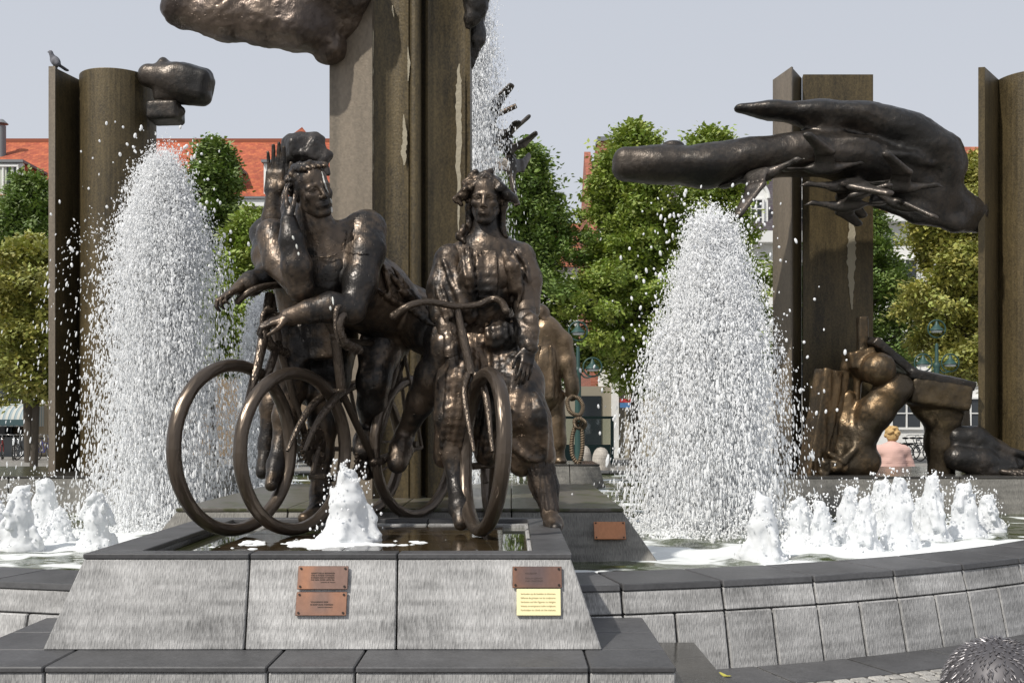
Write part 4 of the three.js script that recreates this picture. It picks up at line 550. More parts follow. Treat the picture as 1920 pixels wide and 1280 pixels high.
  // shawl-like top, torn at its edges
  const top = [...chain([[845, 487, 7.5, 0.115], [832, 540, 7.47, 0.112], [830, 590, 7.42, 0.10]], 0.05), ...chain([[975, 484, 7.51, 0.113], [988, 525, 7.5, 0.102], [988, 580, 7.45, 0.092]], 0.05), ...chain([[880, 475, 7.38, 0.05], [876, 520, 7.28, 0.05], [880, 570, 7.36, 0.05]], 0.04), ...chain([[945, 475, 7.4, 0.045], [958, 500, 7.3, 0.04], [968, 540, 7.36, 0.05]], 0.04), ...chain([[912, 540, 7.5, 0.185], [914, 588, 7.58, 0.18]], 0.06), ...chain([[845, 500, 7.42, 0.04], [870, 545, 7.33, 0.045], [888, 590, 7.38, 0.035]], 0.03), ...chain([[836, 530, 7.4, 0.04], [862, 575, 7.34, 0.045], [880, 600, 7.38, 0.03]], 0.03), ...chain([[830, 550, 7.38, 0.035], [845, 590, 7.33, 0.035]], 0.03)];
  const tl = []; for (let i = 0; i < 6; i++) tl.push([[894 + i * 7, 470], [897 + i * 6.5, 520], [902 + i * 5, 572]]); for (let i = 0; i < 7; i++) tl.push([[832 + i * 4, 488 + i * 12], [848 + i * 5, 530 + i * 10], [876 + i * 3, 572 + i * 5]]); tl.push([[868, 462], [872, 510], [884, 560]], [[878, 462], [882, 505], [890, 545]], [[958, 470], [972, 500], [976, 540], [970, 580]], [[965, 468], [985, 495], [992, 530]], [[818, 540], [834, 590], [850, 640]], [[826, 530], [846, 590], [862, 630]]); tl.forEach((l, i) => { l.w = 0.5 + 0.7 * hash3(i, 5, 2); });
  top.push(...folds([...top, ...b], tl, 0.017, 0.012, 0.1));
  part('wrap_top', joinPatina([sculpt(top, 0.0105, (x, y, z) => 0.0025 * noise3(x * 14, y * 10, z * 14) + 0.004 * noise3(x * 44, y * 36, z * 44))]), bronze, t);
  const sk = [...chain([[915, 612, 7.64, 0.18], [915, 655, 7.64, 0.225]], 0.08), ...chain([[938, 645, 7.58, 0.17], [968, 715, 7.38, 0.158], [985, 775, 7.27, 0.145], [988, 840, 7.3, 0.11], [978, 870, 7.33, 0.09]], 0.06), ...chain([[1000, 795, 7.28, 0.125], [1014, 856, 7.3, 0.105]], 0.06), ...chain([[890, 645, 7.58, 0.165], [860, 715, 7.38, 0.14], [847, 780, 7.34, 0.112], [832, 858, 7.38, 0.075]], 0.06), ...chain([[850, 770, 7.3, 0.085], [858, 858, 7.36, 0.06]], 0.05), ...chain([[915, 660, 7.6, 0.18], [915, 760, 7.52, 0.15], [915, 850, 7.52, 0.10]], 0.09), ell(P(938, 628, 7.34), [0.115, 0.10, 0.09], null, 0.05), ell(P(986, 782, 7.16), [0.085, 0.085, 0.06], null, 0.05)];
  const fl = []; for (let i = 0; i < 6; i++) { const q = i / 5; fl.push([[866 + 34 * q, 606 + 6 * Math.sin(i * 2)], [846 + 60 * q, 680], [838 + 58 * q, 770], [824 + 54 * q, 862]]); } for (let i = 0; i < 6; i++) { const q = i / 5; fl.push([[912 + 60 * q, 602 + 8 * Math.sin(i * 3)], [920 + 58 * q, 690], [914 + 52 * q, 770], [896 + 62 * q, 856]]); }
  fl.push([[880, 612], [915, 690], [945, 770], [972, 800]], [[950, 800], [968, 840], [1000, 862], [1020, 858]], [[1005, 740], [1016, 790], [1022, 850]]);
  fl.forEach((l, i) => { l.w = 0.7 + 0.7 * hash3(i, 4, 9); }); sk.push(...folds(sk, fl, 0.029, 0.02, 0.1));
  part('draped_skirt', joinPatina([sculpt(sk, 0.0105, (x, y, z) => 0.0025 * ridged(noise3(x * 26, y * 7, z * 26)) + 0.0012 * noise3(x * 45, y * 40, z * 45))], [0.14, 0.10, 0.07]), bronze, t);
  const cuffs = [...chain([[984, 600, 7.3, 0.085], [988, 632, 7.24, 0.078], [992, 650, 7.2, 0.064]], 0.03), cap(P(998, 600, 7.22), P(1003, 620, 7.2), 0.05, 0.03, 0.04), ...chain([[836, 600, 7.4, 0.085], [846, 660, 7.3, 0.066]], 0.03)];
  for (const c of [cuffs.slice(0, 3), cuffs.slice(3)]) part('sleeve', joinPatina([sculpt(c, 0.011, (x, y, z) => 0.006 * ridged(noise3(x * 16, y * 22, z * 16)))]), bronze, t);
  const socks = [...chain([[1012, 872, 7.3, 0.102], [1022, 915, 7.29, 0.088], [1031, 955, 7.22, 0.062]], 0.04)]; const ridge = (x, y, z) => 0.006 * Math.sin(Math.atan2(x - 0.2, z + 7.28) * 18 + y * 6);
  part('stocking', joinPatina([sculpt(socks, 0.01, ridge)], [0.07, 0.055, 0.045]), bronze, t);
}
{ // the fisherman seen from behind
  const t = thing('bronze_fisherman_statue', 'bronze statue of a fisherman from behind in long coat and hood', 'statue'), D = 17.9;
  const q = (px, py, dd, r) => [px, py, D + dd, r], b = [
    ...chain([q(1022, 625, 0, 0.22), q(1022, 680, 0, 0.27), q(1020, 735, 0, 0.28)], 0.15), ...chain([q(985, 640, 0, 0.16), q(1025, 618, 0, 0.2), q(1055, 640, 0, 0.17)], 0.12), ...chain([q(1022, 620, 0, 0.14), q(1015, 598, 0, 0.13)], 0.08),
    ...chain([q(1056, 642, 0, 0.16), q(1064, 680, -0.05, 0.14), q(1072, 715, -0.1, 0.11), q(1074, 728, -0.1, 0.10)], 0.06), ...chain([q(985, 645, 0, 0.15), q(985, 700, -0.05, 0.13), q(1000, 740, -0.2, 0.1)], 0.06), ell(P(1073, 738, D - 0.1), [0.1, 0.13, 0.08], null, 0.05),
    ...chain([q(1040, 745, 0, 0.18), q(1043, 790, 0, 0.15), q(1044, 830, 0, 0.13), q(1046, 858, 0, 0.12)], 0.06), ell(P(1050, 864, D + 0.05), [0.12, 0.07, 0.22], null, 0.04), ...chain([q(1005, 745, 0, 0.18), q(1010, 800, 0, 0.15), q(1014, 858, 0.1, 0.12)], 0.06), ell(P(1012, 864, D + 0.1), [0.12, 0.07, 0.22], null, 0.04), cap(P(1042, 800, D), P(1045, 830, D), 0.17, 0.16, 0.03), cap(P(1072, 722, D - 0.1), P(1073, 727, D - 0.1), 0.12, 0.12, 0.02), ...chain([q(1046, 655, -0.22, 0.03), q(1050, 700, -0.24, 0.045), q(1056, 745, -0.2, 0.05)], 0.05, true), ...chain([q(1020, 640, -0.3, 0.02), q(1022, 720, -0.34, 0.025)], 0.05, true)];
  part('body', joinPatina([sculpt(b, 0.026, hammer(0.006, 8))], [0.19, 0.135, 0.085], [0.09, 0.07, 0.05], 2), bronze, t);
  part('hood', joinPatina([sculpt([ell(P(1013, 588, D), [0.17, 0.17, 0.2], null, 0.05), cap(P(1005, 600, D), P(1033, 604, D + 0.1), 0.12, 0.06, 0.06), rbox(P(1026, 603, D - 0.05), [0.11, 0.03, 0.14], [0, 0, -0.5], 0.02, 0.04)], 0.025, hammer(0.01, 9))], [0.17, 0.12, 0.08], [0.08, 0.065, 0.05], 2), bronze, t);
  part('coat_skirt', joinPatina([sculpt([...chain([q(1020, 690, 0, 0.285), q(1018, 742, 0, 0.32)], 0.1), ...chain([q(1032, 650, -0.24, 0.04), q(1035, 745, -0.3, 0.045)], 0.04), ...chain([q(1010, 650, -0.24, 0.04), q(1006, 750, -0.3, 0.05)], 0.04)], 0.03, hammer(0.012, 7))], [0.19, 0.135, 0.085], [0.1, 0.075, 0.05], 2), bronze, t);
  const rope = thing('coiled_rope', 'looped bronze rope with a knot hanging from the fisherman hand', 'rope'), rm = std({ color: C(0.2, 0.15, 0.10), metalness: 0.5, roughness: 0.5, bumpMap: tex(64, 64, (u, v) => 0.5 + 0.5 * Math.sin((u * 6 + v) * 6.283), { srgb: false, rx: 6, ry: 1 }), bumpScale: 0.02 });
  const lp = (p) => tube(p.map(([x, y, z]) => P(x, y, D - 0.15 + z)), 0.036, 8, 50);
  part('loop', lp([[1074, 742, 0], [1064, 752, -0.1], [1070, 772, -0.12], [1086, 778, -0.1], [1093, 762, 0], [1086, 748, 0], [1074, 742, 0]]), rm, rope);
  part('loop', lp([[1082, 790, -0.1], [1073, 820, -0.1], [1074, 855, -0.1], [1084, 868, -0.1], [1091, 850, -0.1], [1092, 815, -0.1], [1088, 790, -0.1]]), rm, rope);
  part('knot', lp([[1076, 790, -0.14], [1086, 785, -0.2], [1097, 792, -0.16], [1094, 802, -0.1], [1080, 800, -0.14], [1078, 788, -0.18], [1090, 784, -0.1]]), rm, rope);
}

// ---------- the other bronzes ----------
const darkA = [0.072, 0.060, 0.050], darkB = [0.036, 0.034, 0.032], wetA = [0.16, 0.105, 0.055], wetB = [0.06, 0.046, 0.03];
// flattened capsule: squeezed along the view depth or upright by an ellipsoid section
const slab = (a, b, ra, rb, sy, k = 0.06) => { const A = V(a.x, a.y / sy, a.z), B = V(b.x, b.y / sy, b.z), c = cap(A, B, ra, rb, k); return { k, lo: [c.lo[0], c.lo[1] * sy, c.lo[2]], hi: [c.hi[0], c.hi[1] * sy, c.hi[2]], f: (x, y, z) => c.f(x, y / sy, z) * sy }; };
function bird(name, label, at, yaw, pitch, s, wing, parent, group) {   // beak along +z in its own axes
  const pr = [ell(V(0, 0, 0), [0.09, 0.08, 0.22], null, 0.03), cap(V(0, 0.02, 0.18), V(0, 0.06, 0.40), 0.045, 0.028, 0.04), ell(V(0, 0.07, 0.43), [0.035, 0.035, 0.05], null, 0.02), cap(V(0, 0.065, 0.46), V(0, 0.05, 0.56), 0.018, 0.005, 0.015), slab(V(0, 0, -0.18), V(0, -0.01, -0.42), 0.05, 0.08, 0.3, 0.04)];
  const vane = (a, b, w0, w1) => { const n = 5; for (let i = 0; i < n; i++) { const o = i / (n - 1) - 0.5; pr.push(cap(a.clone().add(V(0, 0, o * w0)), b.clone().add(V(0, 0, o * w1 - 0.03 * (0.5 - o))), 0.02, 0.013, 0.05)); } };
  for (const [side, up] of [[-1, wing[0]], [1, wing[1]]]) { const m = V(side * 0.24, 0.22 * up + 0.03, 0.03 + wing[2] * 0.12), e = V(side * 0.48, 0.55 * up, -0.12 + wing[2] * 0.3); vane(V(side * 0.05, 0.03, 0.0), m, 0.2, 0.18); vane(m, e, 0.18, 0.05); }
  const g = place(sculpt(pr, 0.018, null), V(0, 0, 0), [0, 0, 0], s); const o = part(name, joinPatina([g], [0.12, 0.10, 0.085], [0.06, 0.054, 0.048], 4), bronze, parent); o.position.copy(at); o.rotation.set(pitch, yaw, 0, 'YXZ'); if (label) tag(o, label, 'sculpture', group); return o;
}
{ // long flying slab with birds clinging beneath it
  const t = thing('flying_slab_sculpture', 'dark bronze sculpture of two long wing-like slabs jutting from the rounded pillar', 'sculpture'), D = 12.6;
  const q = (px, py, r, dd = 0) => [px, py, D + dd, r];
  const fl = (rows, sy, k = 0.14) => { const o = []; for (let i = 0; i + 1 < rows.length; i++) o.push(slab(P(...rows[i]), P(...rows[i + 1]), rows[i][3], rows[i + 1][3], sy, k)); return o; };
  const b = [
    // upper blade: thin nose, thick rounded heel
    ...fl([q(1392, 203, 0.10), q(1450, 207, 0.15), q(1530, 214, 0.24), q(1610, 222, 0.30), q(1680, 245, 0.34), q(1740, 278, 0.36)], 0.5), ...fl([q(1640, 240, 0.3, 0.1), q(1720, 285, 0.34, 0.1), q(1765, 312, 0.3, 0.1)], 0.62), ell(P(1768, 308, D), [0.16, 0.3, 0.26], [0, 0, 0.45], 0.14),
    ...chain([q(1540, 225, 0.11), q(1545, 250, 0.10), q(1565, 272, 0.12)], 0.22), ...chain([q(1668, 262, 0.12), q(1700, 310, 0.18)], 0.2),
    // lower blade: blunt keel, flat top edge
    rbox(P(1215, 308, D), [0.42, 0.19, 0.2], [0, 0, 0.0], 0.15, 0.1), ...fl([q(1240, 310, 0.3), q(1330, 312, 0.33), q(1410, 300, 0.34), q(1500, 290, 0.34), q(1590, 298, 0.33), q(1660, 318, 0.3)], 0.62), ell(P(1312, 326, D), [0.24, 0.13, 0.18], [0, 0, -0.25], 0.12), ...fl([q(1330, 281, 0.2, 0.05), q(1480, 270, 0.26, 0.05), q(1590, 275, 0.26, -0.05), q(1680, 300, 0.22, -0.1), q(1728, 310, 0.14, -0.15)], 0.26, 0.06), ell(P(1262, 272, D), [0.13, 0.05, 0.12], null, 0.03),
    // thick root sweeping down to the pillar
    ...chain([q(1600, 322, 0.15, 0.1), q(1680, 345, 0.22, 0.1), q(1740, 372, 0.24, 0.15), q(1790, 396, 0.18, 0.25), q(1830, 402, 0.13, 0.42)], 0.2), ...chain([q(1640, 378, 0.06), q(1720, 402, 0.09), q(1790, 420, 0.07, 0.1), q(1830, 428, 0.06, 0.42)], 0.12), ...chain([q(1770, 330, 0.14), q(1780, 365, 0.12, 0.1), q(1830, 390, 0.11, 0.42)], 0.14),
    ...chain([q(1590, 310, 0.05, -0.15), q(1622, 318, 0.05, -0.15), q(1608, 345, 0.05, -0.12), q(1560, 352, 0.035, -0.1)], 0.06),
  ];
  part('body', joinPatina([sculpt(b, 0.022, (x, y, z) => 0.004 * noise3(x * 4, y * 8, z * 5) + 0.0035 * noise3(x * 22, y * 22, z * 22))], darkA, darkB, 2.2), bronze, t);
  const bs = [[1425, 330, 0.9, -0.1, 0.78, [-0.9, 0.4, 0.2]], [1545, 316, 1.55, 0, 0.72, [0.5, 0.3, -0.6]], [1590, 348, -1.6, 0.1, 0.76, [-0.5, -0.4, -0.5]], [1685, 350, 1.6, 0.1, 0.74, [0.4, 0.2, -0.7]], [1590, 385, -1.5, 0.1, 0.7, [-0.3, 0.2, -0.6]], [1690, 385, -1.5, -0.3, 0.62, [0.3, -0.3, -0.6]]];
  for (const [px, py, yaw, pit, s, w] of bs) bird('diving_bird', null, P(px, py, D - 0.3), yaw, pit, s * 1.35, w, t);
}
{ // block-like head at the top of the round pillar
  const t = thing('bronze_capital_sculpture', 'two blocky bronze lumps jutting from the top of the round pillar', 'sculpture'), D = 13.6;
  part('upper_block', joinPatina([sculpt([...chain([[280, 142, D, 0.15], [320, 150, D, 0.2], [350, 152, D, 0.2]], 0.1), rbox(P(358, 158, D), [0.26, 0.2, 0.2], [0, 0, -0.22], 0.1, 0.08), ell(P(306, 122, D), [0.07, 0.1, 0.1], null, 0.06), cap(P(345, 128, D), P(385, 140, D), 0.06, 0.08, 0.06), cap(P(300, 180, D), P(380, 185, D), 0.09, 0.09, 0.08)], 0.02, hammer(0.004, 8))], darkA, darkB, 2), bronze, t);
  part('lower_block', joinPatina([sculpt([rbox(P(310, 212, D + 0.05), [0.2, 0.12, 0.2], [0, 0, 0.02], 0.05, 0.05), cap(P(300, 195, D), P(338, 208, D), 0.07, 0.06, 0.05)], 0.02, hammer(0.004, 8))], darkA, darkB, 2), bronze, t);
  const g = thing('pigeon', 'small grey pigeon perched on the fin beside the round pillar', 'pigeon', null, V(X(106, 13.6), 6.012, -13.55));
  part('body', joinPatina([sculpt([ell(V(0, 0.10, 0), [0.055, 0.06, 0.12], [0.6, 0.8, 0], 0.03), cap(V(-0.03, 0.15, 0.02), V(-0.045, 0.20, 0.03), 0.03, 0.028, 0.02), cap(V(-0.06, 0.205, 0.04), V(-0.085, 0.195, 0.05), 0.012, 0.004, 0.01), slab(V(0.05, 0.05, -0.05), V(0.10, 0.02, -0.11), 0.03, 0.03, 0.5, 0.03), cap(V(-0.01, 0.05, 0.02), V(-0.01, 0.0, 0.02), 0.01, 0.01, 0.01), cap(V(0.02, 0.05, 0), V(0.02, 0.0, 0), 0.01, 0.01, 0.01)], 0.012, null)], [0.14, 0.14, 0.16], [0.07, 0.07, 0.08], 12), std({ vertexColors: true, roughness: 0.8 }), g);
}
{ // horizontal trunk-like form on the central pillar
  const t = thing('bronze_limb_sculpture', 'massive horizontal bronze form reaching out from the top of the central pillar', 'sculpture'), D = 9.3;
  part('body', joinPatina([sculpt([...chain([[345, 20, D, 0.155], [420, 28, D, 0.2], [500, 35, D, 0.22], [560, 40, D, 0.235], [640, 30, D + 0.2, 0.26]], 0.1), ell(P(340, 14, D), [0.18, 0.155, 0.2], null, 0.06), ...chain([[600, 60, D + 0.05, 0.17], [615, 88, D + 0.1, 0.14], [640, 100, D + 0.2, 0.1]], 0.06), ell(P(560, 60, D - 0.05), [0.2, 0.13, 0.2], [0, 0, -0.3], 0.08), cap(P(430, -20, D), P(640, -30, D), 0.2, 0.3, 0.1)], 0.018, (x, y, z) => 0.008 * noise3(x * 6, y * 9, z * 6) + 0.007 * ridged(noise3(x * 14, y * 22, z * 14)) + 0.004 * noise3(x * 40, y * 40, z * 40))], [0.15, 0.115, 0.09], [0.07, 0.055, 0.047], 3), bronze, t);
  const u = thing('bronze_limb_sculpture', 'rough bronze limb hanging at the water side of the central pillar', 'sculpture');
  part('body', joinPatina([sculpt([...chain([[893, -30, 9.4, 0.14], [893, 10, 9.4, 0.1], [884, 35, 9.4, 0.06], [880, 50, 9.4, 0.03]], 0.05), ...chain([[890, -10, 9.75, 0.12], [886, 70, 9.75, 0.1], [878, 118, 9.75, 0.06]], 0.08)], 0.014, hammer(0.012, 16))], darkA, darkB, 4), bronze, u);
}
{ // flock on the slim far pillar
  const g = 'flock of bronze birds on the slim pillar', D = 16.6, L = (s) => 'bronze seabird with ' + s + ' by the slim far pillar';
  bird('bronze_bird', L('one long raised wing, topmost of the flock'), P(912, 236, D), -1.0, -0.2, 1.0, [0.2, 1.0, 0.3], null, g);
  bird('bronze_bird', L('bent wings spread wide'), P(942, 258, D), -2.6, 0.3, 1.05, [0.7, 0.5, 0.2], null, g);
  bird('bronze_bird', L('a flat wing held out sideways'), P(952, 283, D), 2.9, 0.1, 1.0, [0.35, 0.25, -0.1], null, g);
  bird('bronze_bird', L('folded wings diving down, lowest of flock'), P(958, 312, D), 0.4, 1.35, 0.95, [-0.6, -0.5, -0.8], null, g);
  const r = thing('bronze_bird_rod', 'thin bent bronze rod that carries the flock of birds', 'rod'); part('rod', tube([P(905, 262, D), P(935, 262, D), P(950, 285, D), P(958, 320, D), P(963, 360, D), P(970, 385, D)], [0.05, 0.05, 0.05, 0.045, 0.04, 0.05], 8, 30), bronzeTube, r); part('arm', tube([P(906, 222, D), P(935, 213, D), P(968, 198, D)], [0.03, 0.045, 0.04], 8, 10), bronzeTube, r);
}
{ // the reclining figure made of slabs and limbs
  const t = thing('reclining_bronze_sculpture', 'wet brown bronze sculpture of bent legs and slabs on the plinth beside the angular pillar', 'sculpture'), D = 12.9, q = (px, py, r, dd = 0) => [px, py, D + dd, r];
  part('standing_slab', joinPatina([sculpt([rbox(P(1538, 795, D - 0.1), [0.13, 0.66, 0.12], [0, 0.4, -0.2], 0.02, 0.02), rbox(P(1562, 790, D), [0.09, 0.62, 0.1], [0, 0.2, -0.16], 0.02, 0.02)], 0.018, (x, y, z) => 0.014 * noise3(x * 14, y * 2, z * 14) + 0.006 * noise3(x * 30, y * 8, z * 30))], wetA, wetB, 3), bronze, t);
  part('bent_leg', joinPatina([sculpt([...chain([q(1690, 725, 0.14, -0.2), q(1672, 735, 0.19, -0.2), q(1640, 775, 0.19, -0.15), q(1615, 820, 0.16, -0.1), q(1605, 855, 0.16, -0.1), q(1612, 872, 0.17, -0.1)], 0.12), ...chain([q(1612, 872, 0.15, -0.1), q(1560, 880, 0.09, -0.2)], 0.1), ell(P(1627, 865, D - 0.1), [0.16, 0.17, 0.15], null, 0.08), ...chain([q(1590, 745, 0.1), q(1585, 800, 0.13), q(1575, 850, 0.13)], 0.1), ...chain([q(1555, 850, 0.04, -0.25), q(1580, 866, 0.05, -0.28), q(1605, 840, 0.04, -0.26)], 0.04)], 0.018, hammer(0.008, 9))], wetA, wetB, 3), bronze, t);
  part('clenched_foot', joinPatina([sculpt(Array.from({ length: 9 }, (_, i) => ell(P(1545 + (i % 4) * 12, 868 + Math.floor(i / 4) * 9, D - 0.3 + 0.05 * (i % 2)), [0.07, 0.05, 0.07], [0, i, 0.4], 0.03)), 0.016, hammer(0.01, 16))], wetA, wetB, 4), bronze, t);
  part('log_end', joinPatina([sculpt([...chain([q(1595, 688, 0.12, 0.1), q(1630, 690, 0.16, -0.05), q(1648, 692, 0.2, -0.25)], 0.05), rbox(P(1612, 672, D), [0.16, 0.1, 0.16], [0, 0, 0.25], 0.02, 0.04), rbox(P(1617, 640, D + 0.1), [0.06, 0.3, 0.07], null, 0.02, 0.02), cap(P(1610, 700, D), P(1605, 780, D), 0.05, 0.05, 0.04)], 0.018, (x, y, z) => 0.008 * noise3(x * 30, y * 5, z * 20))], wetA, wetB, 3), bronze, t);
  part('tilted_slab', joinPatina([sculpt([rbox(P(1665, 668, D + 0.1), [0.33, 0.05, 0.3], [0.1, 0, -0.68], 0.012, 0.02), rbox(P(1752, 708, D + 0.1), [0.4, 0.055, 0.3], [0.15, 0, -0.2], 0.012, 0.02)], 0.018, hammer(0.006, 10))], darkA, darkB, 3), bronze, t);
  part('thigh_block', joinPatina([sculpt([rbox(P(1755, 740, D), [0.37, 0.155, 0.22], [0, 0, -0.15], 0.05, 0.05), ...chain([q(1735, 765, 0.15, 0.1), q(1768, 780, 0.2, 0.1), q(1768, 830, 0.19, 0.15), q(1765, 885, 0.16, 0.15)], 0.12)], 0.02, hammer(0.008, 9))], [0.11, 0.08, 0.045], wetB, 3), bronze, t);
  part('folded_torso', joinPatina([sculpt([...chain([q(1795, 820, 0.14), q(1830, 825, 0.16), q(1875, 850, 0.13), q(1905, 868, 0.1)], 0.06), ...chain([q(1795, 858, 0.15, -0.1), q(1840, 868, 0.18, -0.1), q(1890, 876, 0.12, -0.1)], 0.06), ...chain([q(1860, 835, 0.06, -0.1), q(1900, 848, 0.05, -0.1), q(1960, 860, 0.04, 0)], 0.03), ...chain([q(1850, 884, 0.07, -0.2), q(1900, 888, 0.06, -0.25), q(1940, 886, 0.05, -0.25)], 0.04)], 0.018, hammer(0.008, 10))], darkA, darkB, 3), bronze, t);
  for (let i = 0; i < 4; i++) part('finger', joinPatina([sculpt(chain([q(1880 + i * 14, 884, 0.035, -0.3 - i * 0.03), q(1895 + i * 14, 886, 0.032, -0.36 - i * 0.03), q(1905 + i * 14, 890, 0.026, -0.4 - i * 0.03)], 0.02), 0.012, null)], darkA, darkB, 4), bronze, t);
}

// ---------- water ----------
const dropGeo = new THREE.IcosahedronGeometry(1, 0), blobGeo = new THREE.IcosahedronGeometry(1, 1);
function sprayJet(label, pos, H, n, o) {   // drops thrown up and falling back: strands of drops along ballistic paths
  const t = thing('fountain_jet', label, 'fountain jet', null, pos), m4 = new THREE.Matrix4(), q = new THREE.Quaternion(), up = V(0, 1, 0), dir = V(0, 0, 0), G = 9.81, v0 = Math.sqrt(2 * G * H);
  const make = (name, count, sz, spread, gen, geo) => { const im = new THREE.InstancedMesh(geo, dropWhite, count); im.name = name; im.userData.kind = 'stuff'; im.castShadow = im.receiveShadow = true; for (let i = 0; i < count; i++) { const { p, v, s, k } = gen(i); dir.copy(v).normalize(); q.setFromUnitVectors(up, dir); m4.compose(p, q, V(s, s * k, s)); im.setMatrixAt(i, m4); } t.add(im); return im; };
  const strands = Array.from({ length: o.strands || 700 }, () => { const u = Math.abs(gau()), a = rnd() * 6.283, w = u * o.wide, b = (1 - o.taper * Math.pow(Math.min(1, u / 2), 1.3)) * (rnd() < 0.7 ? rr(0.93, 1) : rr(0.7, 0.95)); return { vy: v0 * Math.sqrt(b), vx: w * Math.cos(a) + o.wind, vz: w * Math.sin(a), ox: gau() * 0.07, oz: gau() * 0.07 }; });
  make('spray', n, 0, 0, () => {
    const s = strands[Math.floor(rnd() * strands.length)], T = 2 * s.vy / G, tt = T * (0.1 + 0.9 * Math.pow(rnd(), 0.9)), j = 0.015 + 0.05 * tt, vy = s.vy - G * tt, sp = Math.min(1, tt * 2.2) * (o.wide / 0.3), p = V(s.vx * tt + s.ox * sp + gau() * j, Math.max(0.0, s.vy * tt - G * tt * tt / 2 + gau() * 0.09), s.vz * tt + s.oz * sp + gau() * j);
    const big = rnd(); return { p, v: V(s.vx, Math.abs(vy) < 1.5 ? 1.5 : vy, s.vz), s: (big > 0.992 ? rr(0.010, 0.017) : big > 0.9 ? rr(0.005, 0.009) : rr(0.002, 0.0055)) * (o.size || 1.1), k: 1.2 + Math.min(3.4, Math.abs(vy) * 0.55) };
  }, dropGeo);
  // the rising column: ragged white water that loosens towards the top
  const W = o.wide / 0.3, cp = [cap(V(0, 0, 0), V(o.wind * 0.2, H * 0.45, 0), 0.1, 0.15 * W + 0.02, 0.1), cap(V(o.wind * 0.2, H * 0.45, 0), V(o.wind * 0.5, H * 0.78, 0), 0.16 * W + 0.02, 0.19 * W, 0.1), cap(V(o.wind * 0.5, H * 0.78, 0), V(o.wind * 0.6, H * 0.92, 0), 0.18 * W, 0.04, 0.1)];
  for (let i = 0; i < 40; i++) { const a = rnd() * 6.283, r = Math.sqrt(rnd()) * 0.27 * W, y = H * (1 - o.taper * Math.pow(r / 0.3, 1.2)) * rr(0.74, 0.93), b = V(r * Math.cos(a) + o.wind * 0.5, y, r * Math.sin(a)); cp.push(cap(b, b.clone().add(V(Math.cos(a) * rr(0, 0.1), rr(0.08, 0.34), Math.sin(a) * 0.08)), 0.055, 0.012, 0.06)); }
  if (o.core !== false) part('white_core', sculpt(cp, 0.02, (x, y, z) => 0.055 * noise3(x * 8, y * 4, z * 8) + 0.035 * noise3(x * 19, y * 9, z * 19) + 0.016 * noise3(x * 44, y * 22, z * 44)), foamWhite, t);
  make('loose_clots', Math.round(n * 0.12), 0, 0, () => { const y = H * Math.pow(rnd(), 0.8), f = y / H, w = (0.07 + 0.26 * W * Math.pow(f, 0.7)) * (1 - 0.75 * o.taper * f), a = rnd() * 6.283, r = Math.sqrt(rnd()) * w; return { p: V(r * Math.cos(a) + o.wind * 0.5 * f, y * (1 - o.taper * Math.pow(r / 0.4, 1.2) * f), r * Math.sin(a)), v: V(gau() * 0.1, 1, gau() * 0.1), s: rr(0.005, 0.014), k: rr(1.2, 3.5) }; }, dropGeo);
  // spurts thrown up from the crown: short curved strings of drops
  const sp = Array.from({ length: 46 }, () => { const a = rnd() * 6.283, r = Math.sqrt(rnd()) * 0.3 * W, y = H * (1 - o.taper * Math.pow(r / 0.36, 1.3)) * rr(0.86, 0.97); return { b: V(r * Math.cos(a) + o.wind * 0.6, y, r * Math.sin(a)), d: V(gau() * 0.22 + Math.cos(a) * 0.1, 1, gau() * 0.22), L: rr(0.08, 0.34), c: gau() * 0.3 }; });
  make('crown_spurts', 46 * 22, 0, 0, (i) => { const s = sp[i % 46], q = Math.floor(i / 46) / 22, p = s.b.clone().addScaledVector(s.d, q * s.L); p.x += s.c * q * q * s.L; p.x += gau() * 0.006; p.y += gau() * 0.01; return { p, v: s.d, s: (q > 0.9 ? rr(0.011, 0.018) : rr(0.006, 0.012) * (1.3 - 0.6 * q)), k: rr(1.1, 1.8) }; }, blobGeo);
  make('flying_drops', 420, 0, 0, () => { const a = rnd() * 6.283, f = rnd(), r = (0.35 + Math.abs(gau()) * 0.28) * W * (1.5 - f * (0.4 + o.taper)); return { p: V(r * Math.cos(a) + o.wind, H * (0.1 + 0.98 * f), r * Math.sin(a)), v: V(gau() * 0.2, 1, gau() * 0.2), s: rr(0.006, 0.015), k: rr(1, 2.2) }; }, blobGeo);
  make('foot_splash', 3000, 0, 0, () => { const a = rnd() * 6.283, r = Math.sqrt(rnd()) * o.wide * 2.9; return { p: V(r * Math.cos(a) + o.wind * 1.2, Math.pow(rnd(), 3) * 0.2, r * Math.sin(a)), v: V(gau() * 0.4, 1, gau() * 0.4), s: rr(0.004, 0.012), k: rr(0.8, 1.6) }; }, dropGeo);
  return t;
}
sprayJet('tall white spray jet in front of the round pillar with the pigeon', V(-3.5, WATER, -10.8), 3.75, 190000, { wide: 0.25, wind: -0.05, taper: 0.2 });
sprayJet('tall white spray jet in front of the angular pillar', V(1.95, WATER, -10.3), 3.05, 190000, { wide: 0.33, wind: -0.02, taper: 0.36 });
sprayJet('very tall thin jet rising behind the central pillar beside the bronze birds', V(-0.62, WATER, -15.0), 7.8, 80000, { wide: 0.14, wind: 0.05, size: 1.2, taper: 0.2, core: false });
sprayJet('spray jet half hidden behind the hatted bronze figure', V(-3.62, WATER, -15.4), 2.9, 40000, { wide: 0.2, wind: 0, size: 1.2, taper: 0.3 });
